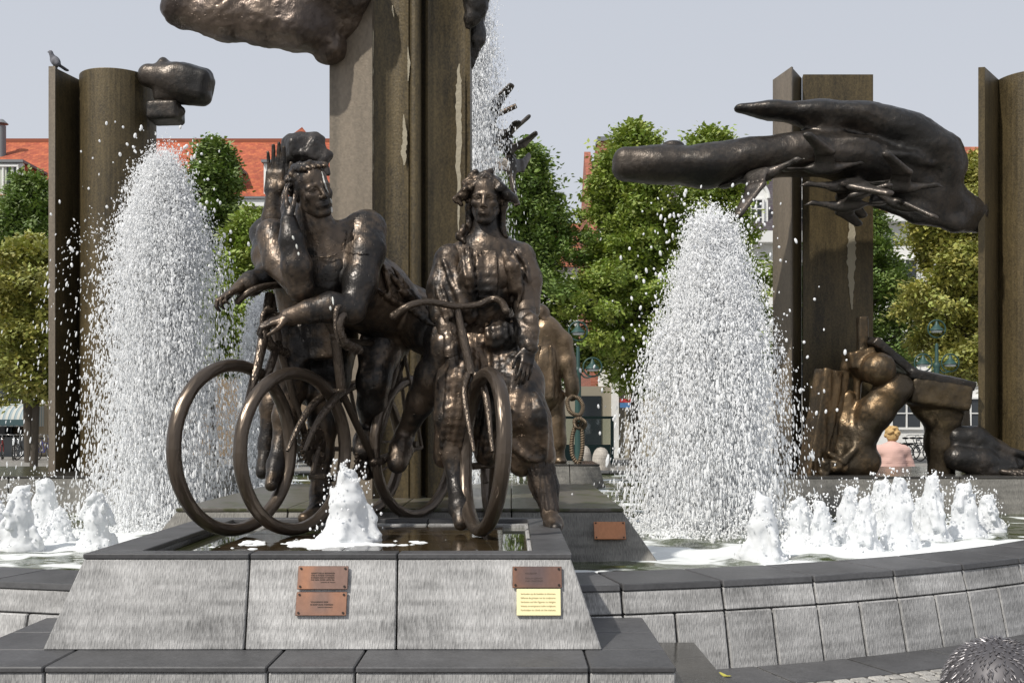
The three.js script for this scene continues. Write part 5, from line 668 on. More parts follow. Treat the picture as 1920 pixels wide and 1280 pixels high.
// bubbling foam spouts: ragged bells of aerated water
function bell(s, spikes) {
  const o = s * 31.7, pr = [cap(V(0, 0.0, 0), V(0.01, 0.5, 0), 0.24, 0.15, 0.1), cap(V(0.01, 0.5, 0), V(-0.02, 0.84, 0), 0.16, 0.105, 0.08), ell(V(0, 0.02, 0), [0.31, 0.14, 0.31], null, 0.1)];
  seed = 100 + s; for (let i = 0; i < spikes; i++) { const a = rnd() * 6.283, r = rr(0.02, 0.14), y = rr(0.62, 0.92), b = V(r * Math.cos(a), y, r * Math.sin(a)); pr.push(cap(b, b.clone().add(V(Math.cos(a) * rr(0, 0.05), rr(0.03, 0.11), Math.sin(a) * 0.04)), 0.045, 0.012, 0.04)); }
  for (let i = 0; i < 9; i++) { const a = rnd() * 6.283, y = rr(0.1, 0.75), r = 0.27 - 0.17 * y, b = V(r * Math.cos(a), y, r * Math.sin(a)); pr.push(cap(b, b.clone().add(V(Math.cos(a) * 0.06, -0.16, Math.sin(a) * 0.06)), 0.035, 0.045, 0.05)); }
  return sculpt(pr, 0.021, (x, y, z) => 0.013 * noise3(x * 9 + o, y * 5, z * 9) + 0.012 * noise3(x * 24 + o, y * 11, z * 24) + 0.008 * noise3(x * 50, y * 26 + o, z * 50));
}
const bells = [bell(1, 7), bell(2, 5), bell(3, 10), bell(4, 8)];
function spout(label, px, top, bot, d, w, k) {
  const y0 = d < 7.2 ? DECK : WATER, H = Y(top, d) - y0, t = thing('foam_spout', label, 'foam spout', d < 7.2 ? null : 'white foam spouts in the pool', V(X(px, d), y0 - 0.02, -d)), R = w * d / 2000 / 0.46;
  const m = part('water_bell', bells[k % 4], foamWhite, t); m.scale.set(R, H / 0.98, R); m.rotation.y = px;
  const im = new THREE.InstancedMesh(blobGeo, dropWhite, 130); im.name = 'splash_drops'; im.userData.kind = 'stuff'; im.castShadow = true; const m4 = new THREE.Matrix4();
  for (let i = 0; i < 130; i++) { const a = rnd() * 6.283, y = Math.pow(rnd(), 0.8), r = (0.30 - 0.2 * y + Math.abs(gau()) * 0.05) * R, s = rr(0.002, 0.008); m4.compose(V(r * Math.cos(a), y * H * 1.05 + 0.02, r * Math.sin(a)), new THREE.Quaternion(), V(s, s * rr(1, 2), s)); im.setMatrixAt(i, m4); } t.add(im);
}
{
  const L = 'white foam spout bubbling in the pool beside the round pillar plinth', R = 'white foam spout bubbling in the pool before the reclining sculpture plinth';
  [[36, 900, 1030, 8.8, 66], [84, 888, 990, 10.2, 62], [113, 945, 1015, 9.4, 46], [180, 914, 1032, 8.75, 58], [-6, 925, 1020, 9.1, 50]].forEach((a, i) => spout(L, ...a, i));
  [[1430, 920, 1050, 8.1, 74], [1499, 924, 1022, 9.1, 52], [1540, 930, 1026, 8.9, 46], [1592, 902, 1020, 9.2, 54], [1622, 925, 1035, 8.6, 56], [1652, 892, 1005, 9.9, 50], [1686, 884, 1028, 8.9, 60], [1724, 925, 1005, 9.9, 40], [1748, 882, 1015, 9.4, 56], [1808, 898, 1005, 9.8, 60], [1852, 920, 998, 10.2, 50]].forEach((a, i) => spout(R, ...a, i + 2));
  spout('foam spout bubbling on the wet plates before the bronze bicycles', 652, 868, 1015, 6.6, 92, 2);
  // foam lying on the plates round that spout
  const f = thing('foam_patch', 'thin white foam spread over the wet plates round the spout', 'foam'), c = V(X(655, 6.5), DECK, -6.42);
  const g = new THREE.PlaneGeometry(1.7, 1.0, 200, 130); g.rotateX(-Math.PI / 2); const p = g.attributes.position;
  for (let i = 0; i < p.count; i++) { const x = p.getX(i), z = p.getZ(i), r = Math.hypot(x / 0.66, z / 0.34), q = fbm(x * 7 + 3, z * 13, 2, 4) * 0.95 + 0.5 - r * 0.8 - 0.35 * Math.abs(fbm(x * 16, z * 28, 7, 3)), ok = c.z + z < -5.83 && c.z + z > -6.97; p.setXYZ(i, c.x + x, DECK - 0.004 + (ok ? 0.010 * sstep(-0.03, 0.16, q) * (1 + 0.3 * noise3(x * 60, z * 60, 1)) : 0), c.z + z); }
  const ix = g.index.array, keep = []; for (let i = 0; i < ix.length; i += 3) if ([0, 1, 2].some((k) => p.getY(ix[i + k]) > DECK - 0.0035)) keep.push(ix[i], ix[i + 1], ix[i + 2]); g.setIndex(keep); g.computeVertexNormals();
  part('foam', g, std({ color: C(0.76, 0.78, 0.78), roughness: 0.7 }), f).userData.kind = 'stuff';
}

// ---------- buildings behind the square ----------
const tileTex = (a, b, c, rows, cols, s) => tex(512, 512, (u, v) => { const j = Math.floor(v * rows), cu = u * cols + (j % 2) * 0.5, i = Math.floor(cu) % cols, f = (v * rows) % 1, t = hash3(i, j, s), k = (f < 0.18 ? 0.45 : 1) * (0.75 + 0.4 * t) * (0.85 + 0.3 * tn(u, v, 9, 9, s + 1)) * ((cu % 1) < 0.1 ? 0.75 : 1); return [a * k, b * k * (0.85 + 0.25 * t), c * k]; });
const redTile = std({ map: tileTex(0.42, 0.105, 0.045, 20, 24, 101), roughness: 0.85 }), slate = std({ map: tileTex(0.075, 0.062, 0.066, 20, 22, 105), roughness: 0.6 }), oldTile = std({ map: tileTex(0.36, 0.115, 0.06, 12, 16, 109), roughness: 0.85 });
for (const [m, r] of [[redTile, 0.28], [slate, 0.3], [oldTile, 0.3]]) m.map.repeat.set(r, r);
const brickTan = std({ map: tex(512, 512, (u, v) => { const j = Math.floor(v * 60), cu = u * 20 + (j % 2) * 0.5, t = hash3(Math.floor(cu) % 20, j, 3), m = (v * 60) % 1 < 0.16 || cu % 1 < 0.05, k = 0.8 + 0.4 * t; return m ? [0.28, 0.25, 0.2] : [0.26 * k, 0.19 * k, 0.125 * k]; }), roughness: 0.9 }); brickTan.map.repeat.set(0.25, 0.25);
const brickRed = std({ map: tex(256, 256, (u, v) => { const j = Math.floor(v * 16), cu = u * 6 + (j % 2) * 0.5, t = hash3(Math.floor(cu) % 6, j, 3), m = (v * 16) % 1 < 0.14 || cu % 1 < 0.05, k = 0.7 + 0.6 * t; return m ? [0.26, 0.2, 0.17] : [0.32 * k, 0.10 * k, 0.06 * k]; }), roughness: 0.9 }); brickRed.map.repeat.set(0.8, 0.8);
const plasterW = std({ map: tex(256, 256, (u, v) => { const g = 0.68 + 0.1 * tn(u, v, 6, 6, 7) + 0.05 * tn(u, v, 40, 40, 8); return [g, g * 0.99, g * 0.96]; }), roughness: 0.85 }), paintW = std({ color: C(0.74, 0.74, 0.72), roughness: 0.5 }), glassD = std({ color: C(0.03, 0.035, 0.04), roughness: 0.06, metalness: 0.0 }), curtain = std({ color: C(0.5, 0.52, 0.45), roughness: 0.95 }), stoneTan = std({ color: C(0.36, 0.30, 0.22), roughness: 0.9, map: null }), leadGrey = std({ color: C(0.16, 0.17, 0.18), roughness: 0.6 });
plasterW.map.repeat.set(0.3, 0.3);
function windowUnit(parent, x, y, w, h, z, cols, rows, frame = paintW, curt = false) {   // casement proud of the wall: frame, panes, bars
  const g = new THREE.Group(); g.name = 'window'; g.position.set(x, y, z); parent.add(g); const f = 0.09;
  part('frame', merge([boxAt(-w / 2, -w / 2 + f, -h / 2, h / 2, -0.1, 0.06), boxAt(w / 2 - f, w / 2, -h / 2, h / 2, -0.1, 0.06), boxAt(-w / 2 + f, w / 2 - f, -h / 2, -h / 2 + f, -0.1, 0.057), boxAt(-w / 2 + f, w / 2 - f, h / 2 - f, h / 2, -0.1, 0.057)]), frame, g);
  const cw = (w - 2 * f) / cols, rh = (h - 2 * f) / rows; for (let i = 0; i < cols; i++) for (let j = 0; j < rows; j++) part('pane', boxAt(-w / 2 + f + i * cw + 0.02, -w / 2 + f + (i + 1) * cw - 0.02, -h / 2 + f + j * rh + 0.02, -h / 2 + f + (j + 1) * rh - 0.02, -0.06, -0.04), glassD, g);
  for (let i = 1; i < cols; i++) part('glazing_bar', boxAt(-w / 2 + f + i * cw - 0.03, -w / 2 + f + i * cw + 0.03, -h / 2 + f, h / 2 - f, -0.07, 0.02), frame, g); for (let j = 1; j < rows; j++) part('glazing_bar', boxAt(-w / 2 + f, w / 2 - f, -h / 2 + f + j * rh - 0.025, -h / 2 + f + j * rh + 0.025, -0.07, 0.014), frame, g);
  if (curt) for (const s of [-1, 1]) for (const o of [0.12, 0.62]) part('curtain', boxAt(s * (w / 2 - f) * o - 0.07, s * (w / 2 - f) * o + 0.07, -h / 2 + f, h / 2 - f, -0.038, -0.03), curtain, g);
  return g;
}
function prism(pts, x0, x1) { const s = new THREE.Shape(pts.map(([z, y]) => new THREE.Vector2(z, y))), g = new THREE.ExtrudeGeometry(s, { depth: x1 - x0, bevelEnabled: false }); g.rotateY(Math.PI / 2); g.translate(x0, 0, 0); return meterUV(g); }   // shape in (-z, y), extruded along x
{ // long house with the red roof
  const D = 50, ye = Y(392, D), yr = Y(265, 57), x0 = -36, x1 = X(640, D), t = thing('row_house', 'long tan brick building with red tiled roof and white dormers', 'building');
  const xa = X(66, 49.9), ya = Y(768, 49.9);   // the arcade is a real hollow under the wall
  part('wall', boxAt(x0, x1, ya, ye, -60, -D), brickTan, t); part('ground_floor_wall', boxAt(xa, x1, 0, ya - 0.002, -60, -D), brickTan, t); part('arcade_back_wall', boxAt(x0, xa - 0.002, 0, ya - 0.002, -60, -56), brickTan, t);
  for (let i = 0; i < 5; i++) { windowUnit(t, xa - 2 - i * 3, 1.5, 2.2, 2.2, -55.9, 2, 1, leadGrey); part('arcade_post', boxAt(xa - 3.6 - i * 3.4, xa - 3.3 - i * 3.4, 0.9, ya - 0.003, -50.3, -50.02), leadGrey, t); }
  const rf = part('roof', prism([[D - 0.5, ye + 0.35], [57, yr], [64, ye + 0.35]], x0, x1 + 0.3), redTile, t);
  part('ridge_tiles', boxAt(x0, x1 + 0.3, yr - 0.08, yr + 0.12, -57.15, -56.85), std({ color: C(0.24, 0.07, 0.035), roughness: 0.85 }), rf);
  part('cornice', boxAt(x0, x1 + 0.35, ye, ye + 0.33, -50.2, -D + 0.75), paintW, t); part('gutter', boxAt(x0, x1 + 0.35, ye + 0.331, ye + 0.42, -49.6, -D + 0.85), leadGrey, t); part('stone_band', boxAt(x0, x1 + 0.01, ye - 1.15, ye - 0.7, -D, -D + 0.06), stoneTan, t);
  for (let i = -3; i < 5; i++) { const px = 7 + i * 131, x = X(px, 50.2), yb = Y(378, 50.2), yt = Y(306, 50.2), w = 1.75, g = new THREE.Group(); g.name = 'dormer'; t.add(g); part('cheeks', boxAt(x - w / 2, x + w / 2, yb, yt - 0.02, -54, -50.28), redTile, g); part('front', boxAt(x - w / 2 - 0.04, x + w / 2 + 0.04, yb, yt, -50.3, -50.15), paintW, g); part('dormer_roof', boxAt(x - w / 2 - 0.12, x + w / 2 + 0.12, yt, yt + 0.12, -54.5, -49.95), leadGrey, g); const u = windowUnit(t, x, (yb + yt) / 2 + 0.05, w - 0.25, yt - yb - 0.3, -50.08, 2, 1, paintW, true); u.name = 'dormer_window'; }
  for (let i = -3; i < 5; i++) for (let j = 0; j < 3; j++) windowUnit(t, X(5 + i * 120, 50), ye - 2.2 - j * 3.1, 1.7, 1.9, -D + 0.05, 3, 1);
  { const rp = Y(250, 58), g = new THREE.ConeGeometry(2.4, rp - yr + 1.3, 4); g.rotateY(Math.PI / 4); g.scale(0.9, 1, 1.2); g.translate(X(566, 58), (rp + yr - 1.3) / 2 + 0.35, -58); part('roof_hip', meterUV(g), redTile, t); }
  part('flue', merge([bar(V(X(2, 55), yr - 2, -55), V(X(2, 55), Y(236, 55), -55), 0.22, 0.22, 14), bar(V(X(2, 55), Y(232, 55), -55), V(X(2, 55), Y(224, 55), -55), 0.34, 0.1, 14)]), leadGrey, t);
  part('pier', bbox(X(69, 49.5), X(89, 49.5), 0, Y(756, 49.5), -50, -49.3, 0.1), stoneTan, t); part('sill_wall', boxAt(x0, X(66, 49.9), 0, 0.9, -49.95, -49.7), leadGrey, t);
  const a = thing('shop_awning', 'blue and white striped awning over the dark arcade', 'awning'), aw = std({ map: tex(256, 8, (u) => { const k = (u * 14) % 1; return k < 0.5 ? [0.5, 0.5, 0.46] : k < 0.62 ? [0.12, 0.2, 0.25] : [0.3, 0.36, 0.38]; }), roughness: 0.9 }); aw.map.repeat.set(0.28, 1);
  const ar = []; for (let i = 0; i <= 10; i++) { const q = i / 10 * 1.5; ar.push([48.2 + 1.3 * (1 - Math.cos(q)) , Y(787, 48.5) + 1.05 * Math.sin(q) - 0.3]); } part('canopy', prism([...ar, [49.8, Y(787, 48.5) - 0.3]], -30, X(69, 48.6)), aw, a); part('valance', boxAt(-30, X(69, 48.2), Y(793, 48.2) - 0.1, Y(787, 48.2) + 0.02, -48.2, -48.16), std({ color: C(0.05, 0.09, 0.1), roughness: 0.9 }), a);
}
{ // slate-roofed house with its brick chimney
  const D = 52, ye = Y(440, D), yr = Y(302, 57), x0 = X(1122, D), x1 = X(1640, D), t = thing('slate_house', 'white fronted building with dark slate roof, arched dormers and brick end chimney', 'building');
  part('wall', boxAt(x0, x1, 0, ye, -62, -D), plasterW, t); part('gable_wall', prism([[52.1, 0], [52.1, ye], [57, yr + 0.5], [62, ye], [62, 0]], x0 - 0.35, x0 - 0.01), brickRed, t);
  part('roof', prism([[D - 0.4, ye + 0.1], [57, yr], [62, ye + 0.1]], x0, x1), slate, t); part('cornice', boxAt(x0, x1, ye - 0.45, ye + 0.09, -52.2, -D + 0.6), paintW, t); part('stone_band', boxAt(x0, x1, ye - 1.4, ye - 1.2, -D, -D + 0.1), paintW, t);
  const ch = part('chimney', merge([boxAt(X(1117, 55), X(1140, 55), ye - 1, Y(280, 55), -55.9, -54.6), boxAt(X(1121, 55), X(1145, 55), Y(282, 55), Y(268, 55), -55.8, -54.7)]), brickRed, t); part('chimney_cap', boxAt(X(1119, 55), X(1148, 55), Y(268, 55), Y(260, 55), -55.95, -54.55), leadGrey, ch);
  for (let i = 0; i < 5; i++) { const x = X(1208 + i * 100, 52.3), yb = Y(432, 52.3), yt = Y(372, 52.3), w = 1.7, g = new THREE.Group(); g.name = 'dormer'; t.add(g);
    const s = new THREE.Shape(); s.moveTo(x - w / 2, yb); s.lineTo(x - w / 2, yt); s.absarc(x, yt, w / 2, Math.PI, 0, true); s.lineTo(x + w / 2, yb); s.closePath(); const bg = new THREE.ExtrudeGeometry(s, { depth: 3, bevelEnabled: false, curveSegments: 16 }); bg.translate(0, 0, -55.3); part('front', bg, paintW, g);
    const pe = new THREE.TorusGeometry(w / 2 + 0.02, 0.09, 8, 24, Math.PI); pe.translate(x, yt, -52.25); part('arch_moulding', pe, paintW, g); windowUnit(t, x, (yb + yt) / 2 + 0.05, 1.25, yt - yb - 0.1, -52.22, 4, 3); }
  for (let i = 0; i < 5; i++) for (let j = 0; j < 2; j++) windowUnit(t, X(1208 + i * 100, 52), ye - 3 - j * 3.6, 1.3, 2.1, -D + 0.05, 2, 3);
  part('shop_front', boxAt(X(1060, 48), X(1300, 48), 0, 3.2, -52, -47.9), std({ color: C(0.30, 0.27, 0.21), roughness: 0.9 }), t); part('shop_window', boxAt(X(1090, 47.8), X(1128, 47.8), 0.5, Y(742, 47.8), -47.9, -47.84), glassD, t); part('white_pier', boxAt(X(1147, 47.7), X(1160, 47.7), 0, 3.4, -47.95, -47.6), plasterW, t);
  const sg = thing('shop_sign', 'small red and blue shop sign on the white pier wall', 'sign'); part('red_panel', boxAt(X(1163, 47.5), X(1188, 47.5), Y(754, 47.5), Y(748, 47.5), -47.6, -47.5), std({ color: C(0.5, 0.04, 0.05), roughness: 0.5 }), sg); part('blue_panel', boxAt(X(1163, 47.5), X(1188, 47.5), Y(764, 47.5), Y(755, 47.5), -47.6, -47.5), std({ color: C(0.08, 0.2, 0.42), roughness: 0.5 }), sg);
}
{ // white house with old red tiles
  const D = 49, ye = Y(415, D), yr = Y(275, 54), x0 = X(1646, D), x1 = 32, t = thing('white_house', 'white plastered building with old red pantile roof behind the reclining sculpture', 'building');
  part('wall', boxAt(x0, x1, 0, ye, -59, -D), plasterW, t); part('roof', prism([[D - 0.5, ye + 0.3], [54, yr], [59, ye + 0.3]], x0 - 0.2, x1), oldTile, t); part('cornice', boxAt(x0 - 0.15, x1, ye - 0.1, ye + 0.28, -49.2, -D + 0.65), paintW, t); part('stone_band', boxAt(x0 - 0.05, x1, ye - 0.95, ye - 0.8, -D, -D + 0.12), paintW, t); part('stone_band', boxAt(x0 - 0.05, x1, 3.3, 3.5, -D, -D + 0.12), paintW, t);
  for (let i = 0; i < 4; i++) { for (let j = 0; j < 2; j++) { windowUnit(t, X(1697 + i * 110, D), ye - 2.7 - j * 3.3, 1.3, 2.0, -D + 0.05, 2, 2); part('sill', boxAt(X(1697 + i * 110, D) - 0.8, X(1697 + i * 110, D) + 0.8, ye - 3.85 - j * 3.3, ye - 3.72 - j * 3.3, -D, -D + 0.2), paintW, t); } windowUnit(t, X(1700 + i * 120, D), 2.0, 1.5, 1.5, -D + 0.05, 2, 2); part('clapboard_wall', boxAt(X(1760 + i * 110, D), X(1800 + i * 110, D), 0.2, 3.2, -D, -D + 0.1), paintW, t); }
  { const x = X(1800, 49.8); part('dormer', boxAt(x - 0.7, x + 0.7, ye + 0.6, ye + 2.4, -52, -49.3), paintW, t); windowUnit(t, x, ye + 1.5, 1.0, 1.4, -49.26, 2, 2); }
}
{ // low tiled house between the trees, far off
  const t = thing('far_house', 'distant low house with a red roof between the trees', 'building'); part('wall', boxAt(-1.5, 7, 0, 11.5, -75, -68), plasterW, t); part('roof', prism([[67.6, 11.5], [71.5, Y(418, 71.5)], [75.4, 11.5]], -1.8, 7.3), oldTile, t);
}
// ---------- trees ----------
const leafMat = (r, g, b) => phy({ color: C(r, g, b), roughness: 0.6, transmission: 0.38, thickness: 0, side: THREE.DoubleSide });
const leafGreen = leafMat(0.25, 0.33, 0.05), leafLime = leafMat(0.16, 0.245, 0.045), leafYellow = leafMat(0.34, 0.35, 0.08), barkMat = std({ color: C(0.07, 0.058, 0.045), roughness: 0.95, bumpMap: honedBump, bumpScale: 0.02 });
const sprigs = [0, 1, 2].map((k) => { seed = 500 + k; const l = []; for (let i = 0; i < 9; i++) { const s = rr(0.05, 0.085), g = new THREE.BufferGeometry(); g.setAttribute('position', new THREE.Float32BufferAttribute([0, 0, 0, s * 0.55, 0.012, s * 0.75, 0, 0.02, s * 1.9, -s * 0.55, 0.012, s * 0.75], 3)); g.setIndex([0, 1, 2, 0, 2, 3]); g.computeVertexNormals(); g.rotateX(rr(-0.5, 0.9)); g.rotateY(rnd() * 6.283); g.rotateZ(rr(-0.5, 0.5)); g.translate(gau() * 0.085, gau() * 0.07, gau() * 0.085); l.push(g); } return mergeGeometries(l); });
function tree(label, x, z, H, base, R, leaf, n, shape, sd) {   // trunk with limbs; sprigs of leaves crowd round the twigs, so that clumps and gaps form
  seed = sd; const t = thing('tree', label, 'tree', null, V(x, 0, z)), env = (q) => R * (shape === 'cone' ? Math.pow(1 - q, 0.75) * (0.4 + 0.6 * Math.min(1, q * 6)) + 0.06 : Math.sqrt(Math.max(0, 1 - Math.pow(2 * q - 0.8, 2) * 0.75)) * (q > 0.9 ? (1 - q) * 8 + 0.2 : 1));
  const wood = [tube([V(0, 0, 0), V(gau() * 0.1, base, gau() * 0.1), V(gau() * 0.15, mixf(base, H, 0.5), gau() * 0.15), V(0, H * 0.97, 0)], [R * 0.075, R * 0.06, R * 0.035, 0.02], 8, 16)], tips = [];
  const nb = Math.round(46 + R * 16); for (let i = 0; i < nb; i++) { const q = Math.pow((i + 0.5) / nb, 0.9), y = mixf(base, H, q * 0.97), a = i * 2.399 + gau() * 0.4, L = env(q) * (rnd() < 0.35 ? rr(0.4, 0.75) : rr(0.75, 1.4)), e = V(Math.cos(a) * L, y + L * rr(-0.12, 0.45), Math.sin(a) * L), s = V(0, y - L * 0.1, 0), m = s.clone().lerp(e, 0.55).add(V(0, L * 0.1, 0)); wood.push(tube([s, m, e], [0.06, 0.035, 0.012].map((k) => k * R * 0.35), 5, 6)); for (let k = 0; k < 5; k++) { const f = rr(0.35, 1.1), p = f < 0.55 ? s.clone().lerp(m, f / 0.55) : m.clone().lerp(e, (f - 0.55) / 0.45); p.add(V(gau() * 0.22, gau() * 0.16, gau() * 0.22).multiplyScalar(0.5 + L * 0.28)); tips.push([p, rr(0.12, 0.3) * (0.6 + 0.2 * R)]); } }
  for (let k = 0; k < 9; k++) { const q = rr(0.45, 0.98), a = rnd() * 6.283, L = env(q) * rr(0.3, 1), y = mixf(base, H, q); for (let j = 0; j < 4; j++) tips.push([V(Math.cos(a) * L, y + j * 0.22 * (1.1 - q) * R * 0.6 + 0.1, Math.sin(a) * L), 0.1]); }
  for (let j = 0; j < 6; j++) tips.push([V(gau() * 0.05, H - j * 0.2, gau() * 0.05), 0.07 + j * 0.03]);
  part('trunk', merge(wood), barkMat, t);
  const per = Math.round(n / 3), m4 = new THREE.Matrix4(), q = new THREE.Quaternion(), col = new THREE.Color();
  const cr = new THREE.Group(); cr.name = 'crown'; cr.userData.kind = 'stuff'; t.add(cr);
  for (let k = 0; k < 3; k++) { const im = new THREE.InstancedMesh(sprigs[k], leaf, per); im.name = 'leaf_sprigs'; im.userData.kind = 'stuff'; im.castShadow = im.receiveShadow = true; for (let i = 0; i < per; i++) { const [p, r] = tips[Math.floor(rnd() * tips.length)], s = rr(0.8, 1.5); q.setFromEuler(new THREE.Euler(rr(-0.7, 0.7), rnd() * 6.283, rr(-0.7, 0.7))); m4.compose(V(p.x + gau() * r, p.y + gau() * r * 0.62, p.z + gau() * r), q, V(s, s, s)); im.setMatrixAt(i, m4); const c = rr(0.75, 1.3); im.setColorAt(i, col.setRGB(c * rr(0.9, 1.15), c, c * 0.9)); } cr.add(im); }
}
{
  const T = (label, px, top, bot, half, d, leaf, n, shape, sd) => tree(label, X(px, d), -d, Y(top, d), Y(bot, d), half * d / 2000, leaf, n, shape, sd);
  T('green lime tree before the dormers at the end of the red roof', 55, 330, 735, 135, 42, leafLime, 9000, 'cone', 11);
  T('yellowish low tree beside the fin of the round pillar', 62, 455, 745, 105, 33, leafYellow, 6000, 'round', 12);
  T('slender conical tree rising between two dormers of the red roof', 402, 262, 700, 100, 40, leafLime, 9000, 'cone', 13);
  T('bright green tree behind the extended bronze arm', 470, 400, 690, 95, 36, leafGreen, 6500, 'cone', 14);
  T('broad conical tree behind the bronze birds', 985, 278, 730, 150, 38, leafLime, 13000, 'cone', 15);
  T('leafy light green tree before the brick chimney', 1190, 238, 730, 140, 37, leafGreen, 13000, 'cone', 16);
  T('light green tree before the arched dormers', 1335, 245, 740, 135, 39, leafGreen, 11000, 'cone', 17);
  T('green tree between the angular pillar and the white house', 1610, 395, 725, 130, 40, leafLime, 9000, 'cone', 18);
  T('golden green tree before the white house', 1815, 300, 715, 130, 36, leafYellow, 11000, 'cone', 19);
  T('tree half hidden behind the tall central pillar', 720, 330, 720, 130, 44, leafGreen, 7000, 'cone', 20);
  T('green tree peeping out behind the hatted bronze figure', 560, 430, 720, 95, 43, leafGreen, 5000, 'round', 21);
}

// ---------- people, bicycles and street furniture ----------
{ // person resting on the far pool wall, seen from behind
  const a = Math.atan2(X(1673, 18.2) - PC.x, -18.2 - PC.z), t = thing('person', 'seated person in pale pink jumper with short fair hair on far pool wall', 'person', null, V(X(1673, 18.2), 0.53, -18.2)), v = (x, y, z) => V(x, y, z);
  const skin = std({ color: C(0.48, 0.29, 0.21), roughness: 0.6 }), wool = std({ color: C(0.62, 0.40, 0.35), roughness: 0.95 }), cloth = std({ color: C(0.07, 0.07, 0.09), roughness: 0.9 }), fair = std({ color: C(0.50, 0.33, 0.14), roughness: 0.8 });
  part('body', sculpt([cap(v(0, 0.52, 0), v(0.01, 0.66, -0.05), 0.065, 0.06, 0.04), ell(v(0.01, 0.72, -0.07), [0.085, 0.11, 0.1], null, 0.03), ell(v(0.01, 0.70, -0.17), [0.018, 0.025, 0.03], null, 0.02), cap(v(-0.09, 0.71, -0.06), v(-0.085, 0.69, -0.06), 0.022, 0.02, 0.02), cap(v(0.1, 0.71, -0.06), v(0.095, 0.69, -0.06), 0.022, 0.02, 0.02), cap(v(0.22, 0.2, -0.22), v(0.12, 0.14, -0.34), 0.04, 0.035, 0.03), cap(v(-0.22, 0.2, -0.22), v(-0.12, 0.14, -0.34), 0.04, 0.035, 0.03), ...[-1, 1].flatMap((s) => [0, 1, 2, 3].map((i) => cap(v(s * (0.12 - i * 0.018), 0.14, -0.34 - i * 0.006), v(s * (0.06 - i * 0.018), 0.12, -0.4 + i * 0.01), 0.014, 0.011, 0.008)))], 0.012, null), skin, t);
  part('jumper', sculpt([cap(v(0, 0.1, 0), v(0, 0.42, 0), 0.21, 0.19, 0.1), cap(v(-0.17, 0.47, 0), v(0.17, 0.47, 0), 0.09, 0.09, 0.08), ell(v(0, 0.12, 0), [0.25, 0.13, 0.2], null, 0.08), cap(v(0.2, 0.46, 0), v(0.29, 0.2, -0.02), 0.075, 0.065, 0.05), cap(v(0.29, 0.2, -0.02), v(0.21, 0.2, -0.24), 0.062, 0.05, 0.03), cap(v(-0.2, 0.46, 0), v(-0.28, 0.2, -0.02), 0.075, 0.065, 0.05), cap(v(-0.28, 0.2, -0.02), v(-0.2, 0.2, -0.24), 0.062, 0.05, 0.03), cap(v(0, 0.5, 0), v(0, 0.56, -0.01), 0.08, 0.075, 0.04)], 0.014, (x, y, z) => 0.007 * noise3(x * 12, y * 16, z * 12) + 0.003 * Math.sin(y * 190)), wool, t);
  part('trousers', sculpt([ell(v(0, 0.1, -0.05), [0.22, 0.1, 0.2], null, 0.06), ...[-1, 1].flatMap((s) => [cap(v(s * 0.11, 0.1, -0.08), v(s * 0.13, 0.1, -0.46), 0.1, 0.08, 0.05), cap(v(s * 0.13, 0.09, -0.46), v(s * 0.12, -0.38, -0.5), 0.075, 0.055, 0.04), cap(v(s * 0.12, -0.47, -0.48), v(s * 0.12, -0.49, -0.62), 0.05, 0.04, 0.03)])], 0.016, hammer(0.004, 12)), cloth, t);
  part('hair', sculpt([ell(v(0.01, 0.755, -0.045), [0.105, 0.105, 0.105], null, 0.03), ell(v(0.01, 0.69, 0.0), [0.095, 0.085, 0.07], null, 0.03), ...Array.from({ length: 40 }, (_, i) => { const q = hash3(i, 1, 1) * 6.28, y = hash3(i, 2, 1); return ell(v(0.01 + 0.095 * Math.cos(q) * Math.sqrt(1 - y * y * 0.8), 0.70 + y * 0.14, -0.03 + 0.1 * Math.sin(q) * Math.sqrt(1 - y * y * 0.8) + 0.015), [0.028, 0.022, 0.028], null, 0.015); })], 0.01, (x, y, z) => 0.007 * noise3(x * 40, y * 40, z * 40)), fair, t);
  t.rotation.y = -0.15; t.scale.setScalar(1.1);
}
const chrome = std({ color: C(0.55, 0.55, 0.55), metalness: 0.9, roughness: 0.25 }), rubber = std({ color: C(0.015, 0.015, 0.015), roughness: 0.8 });
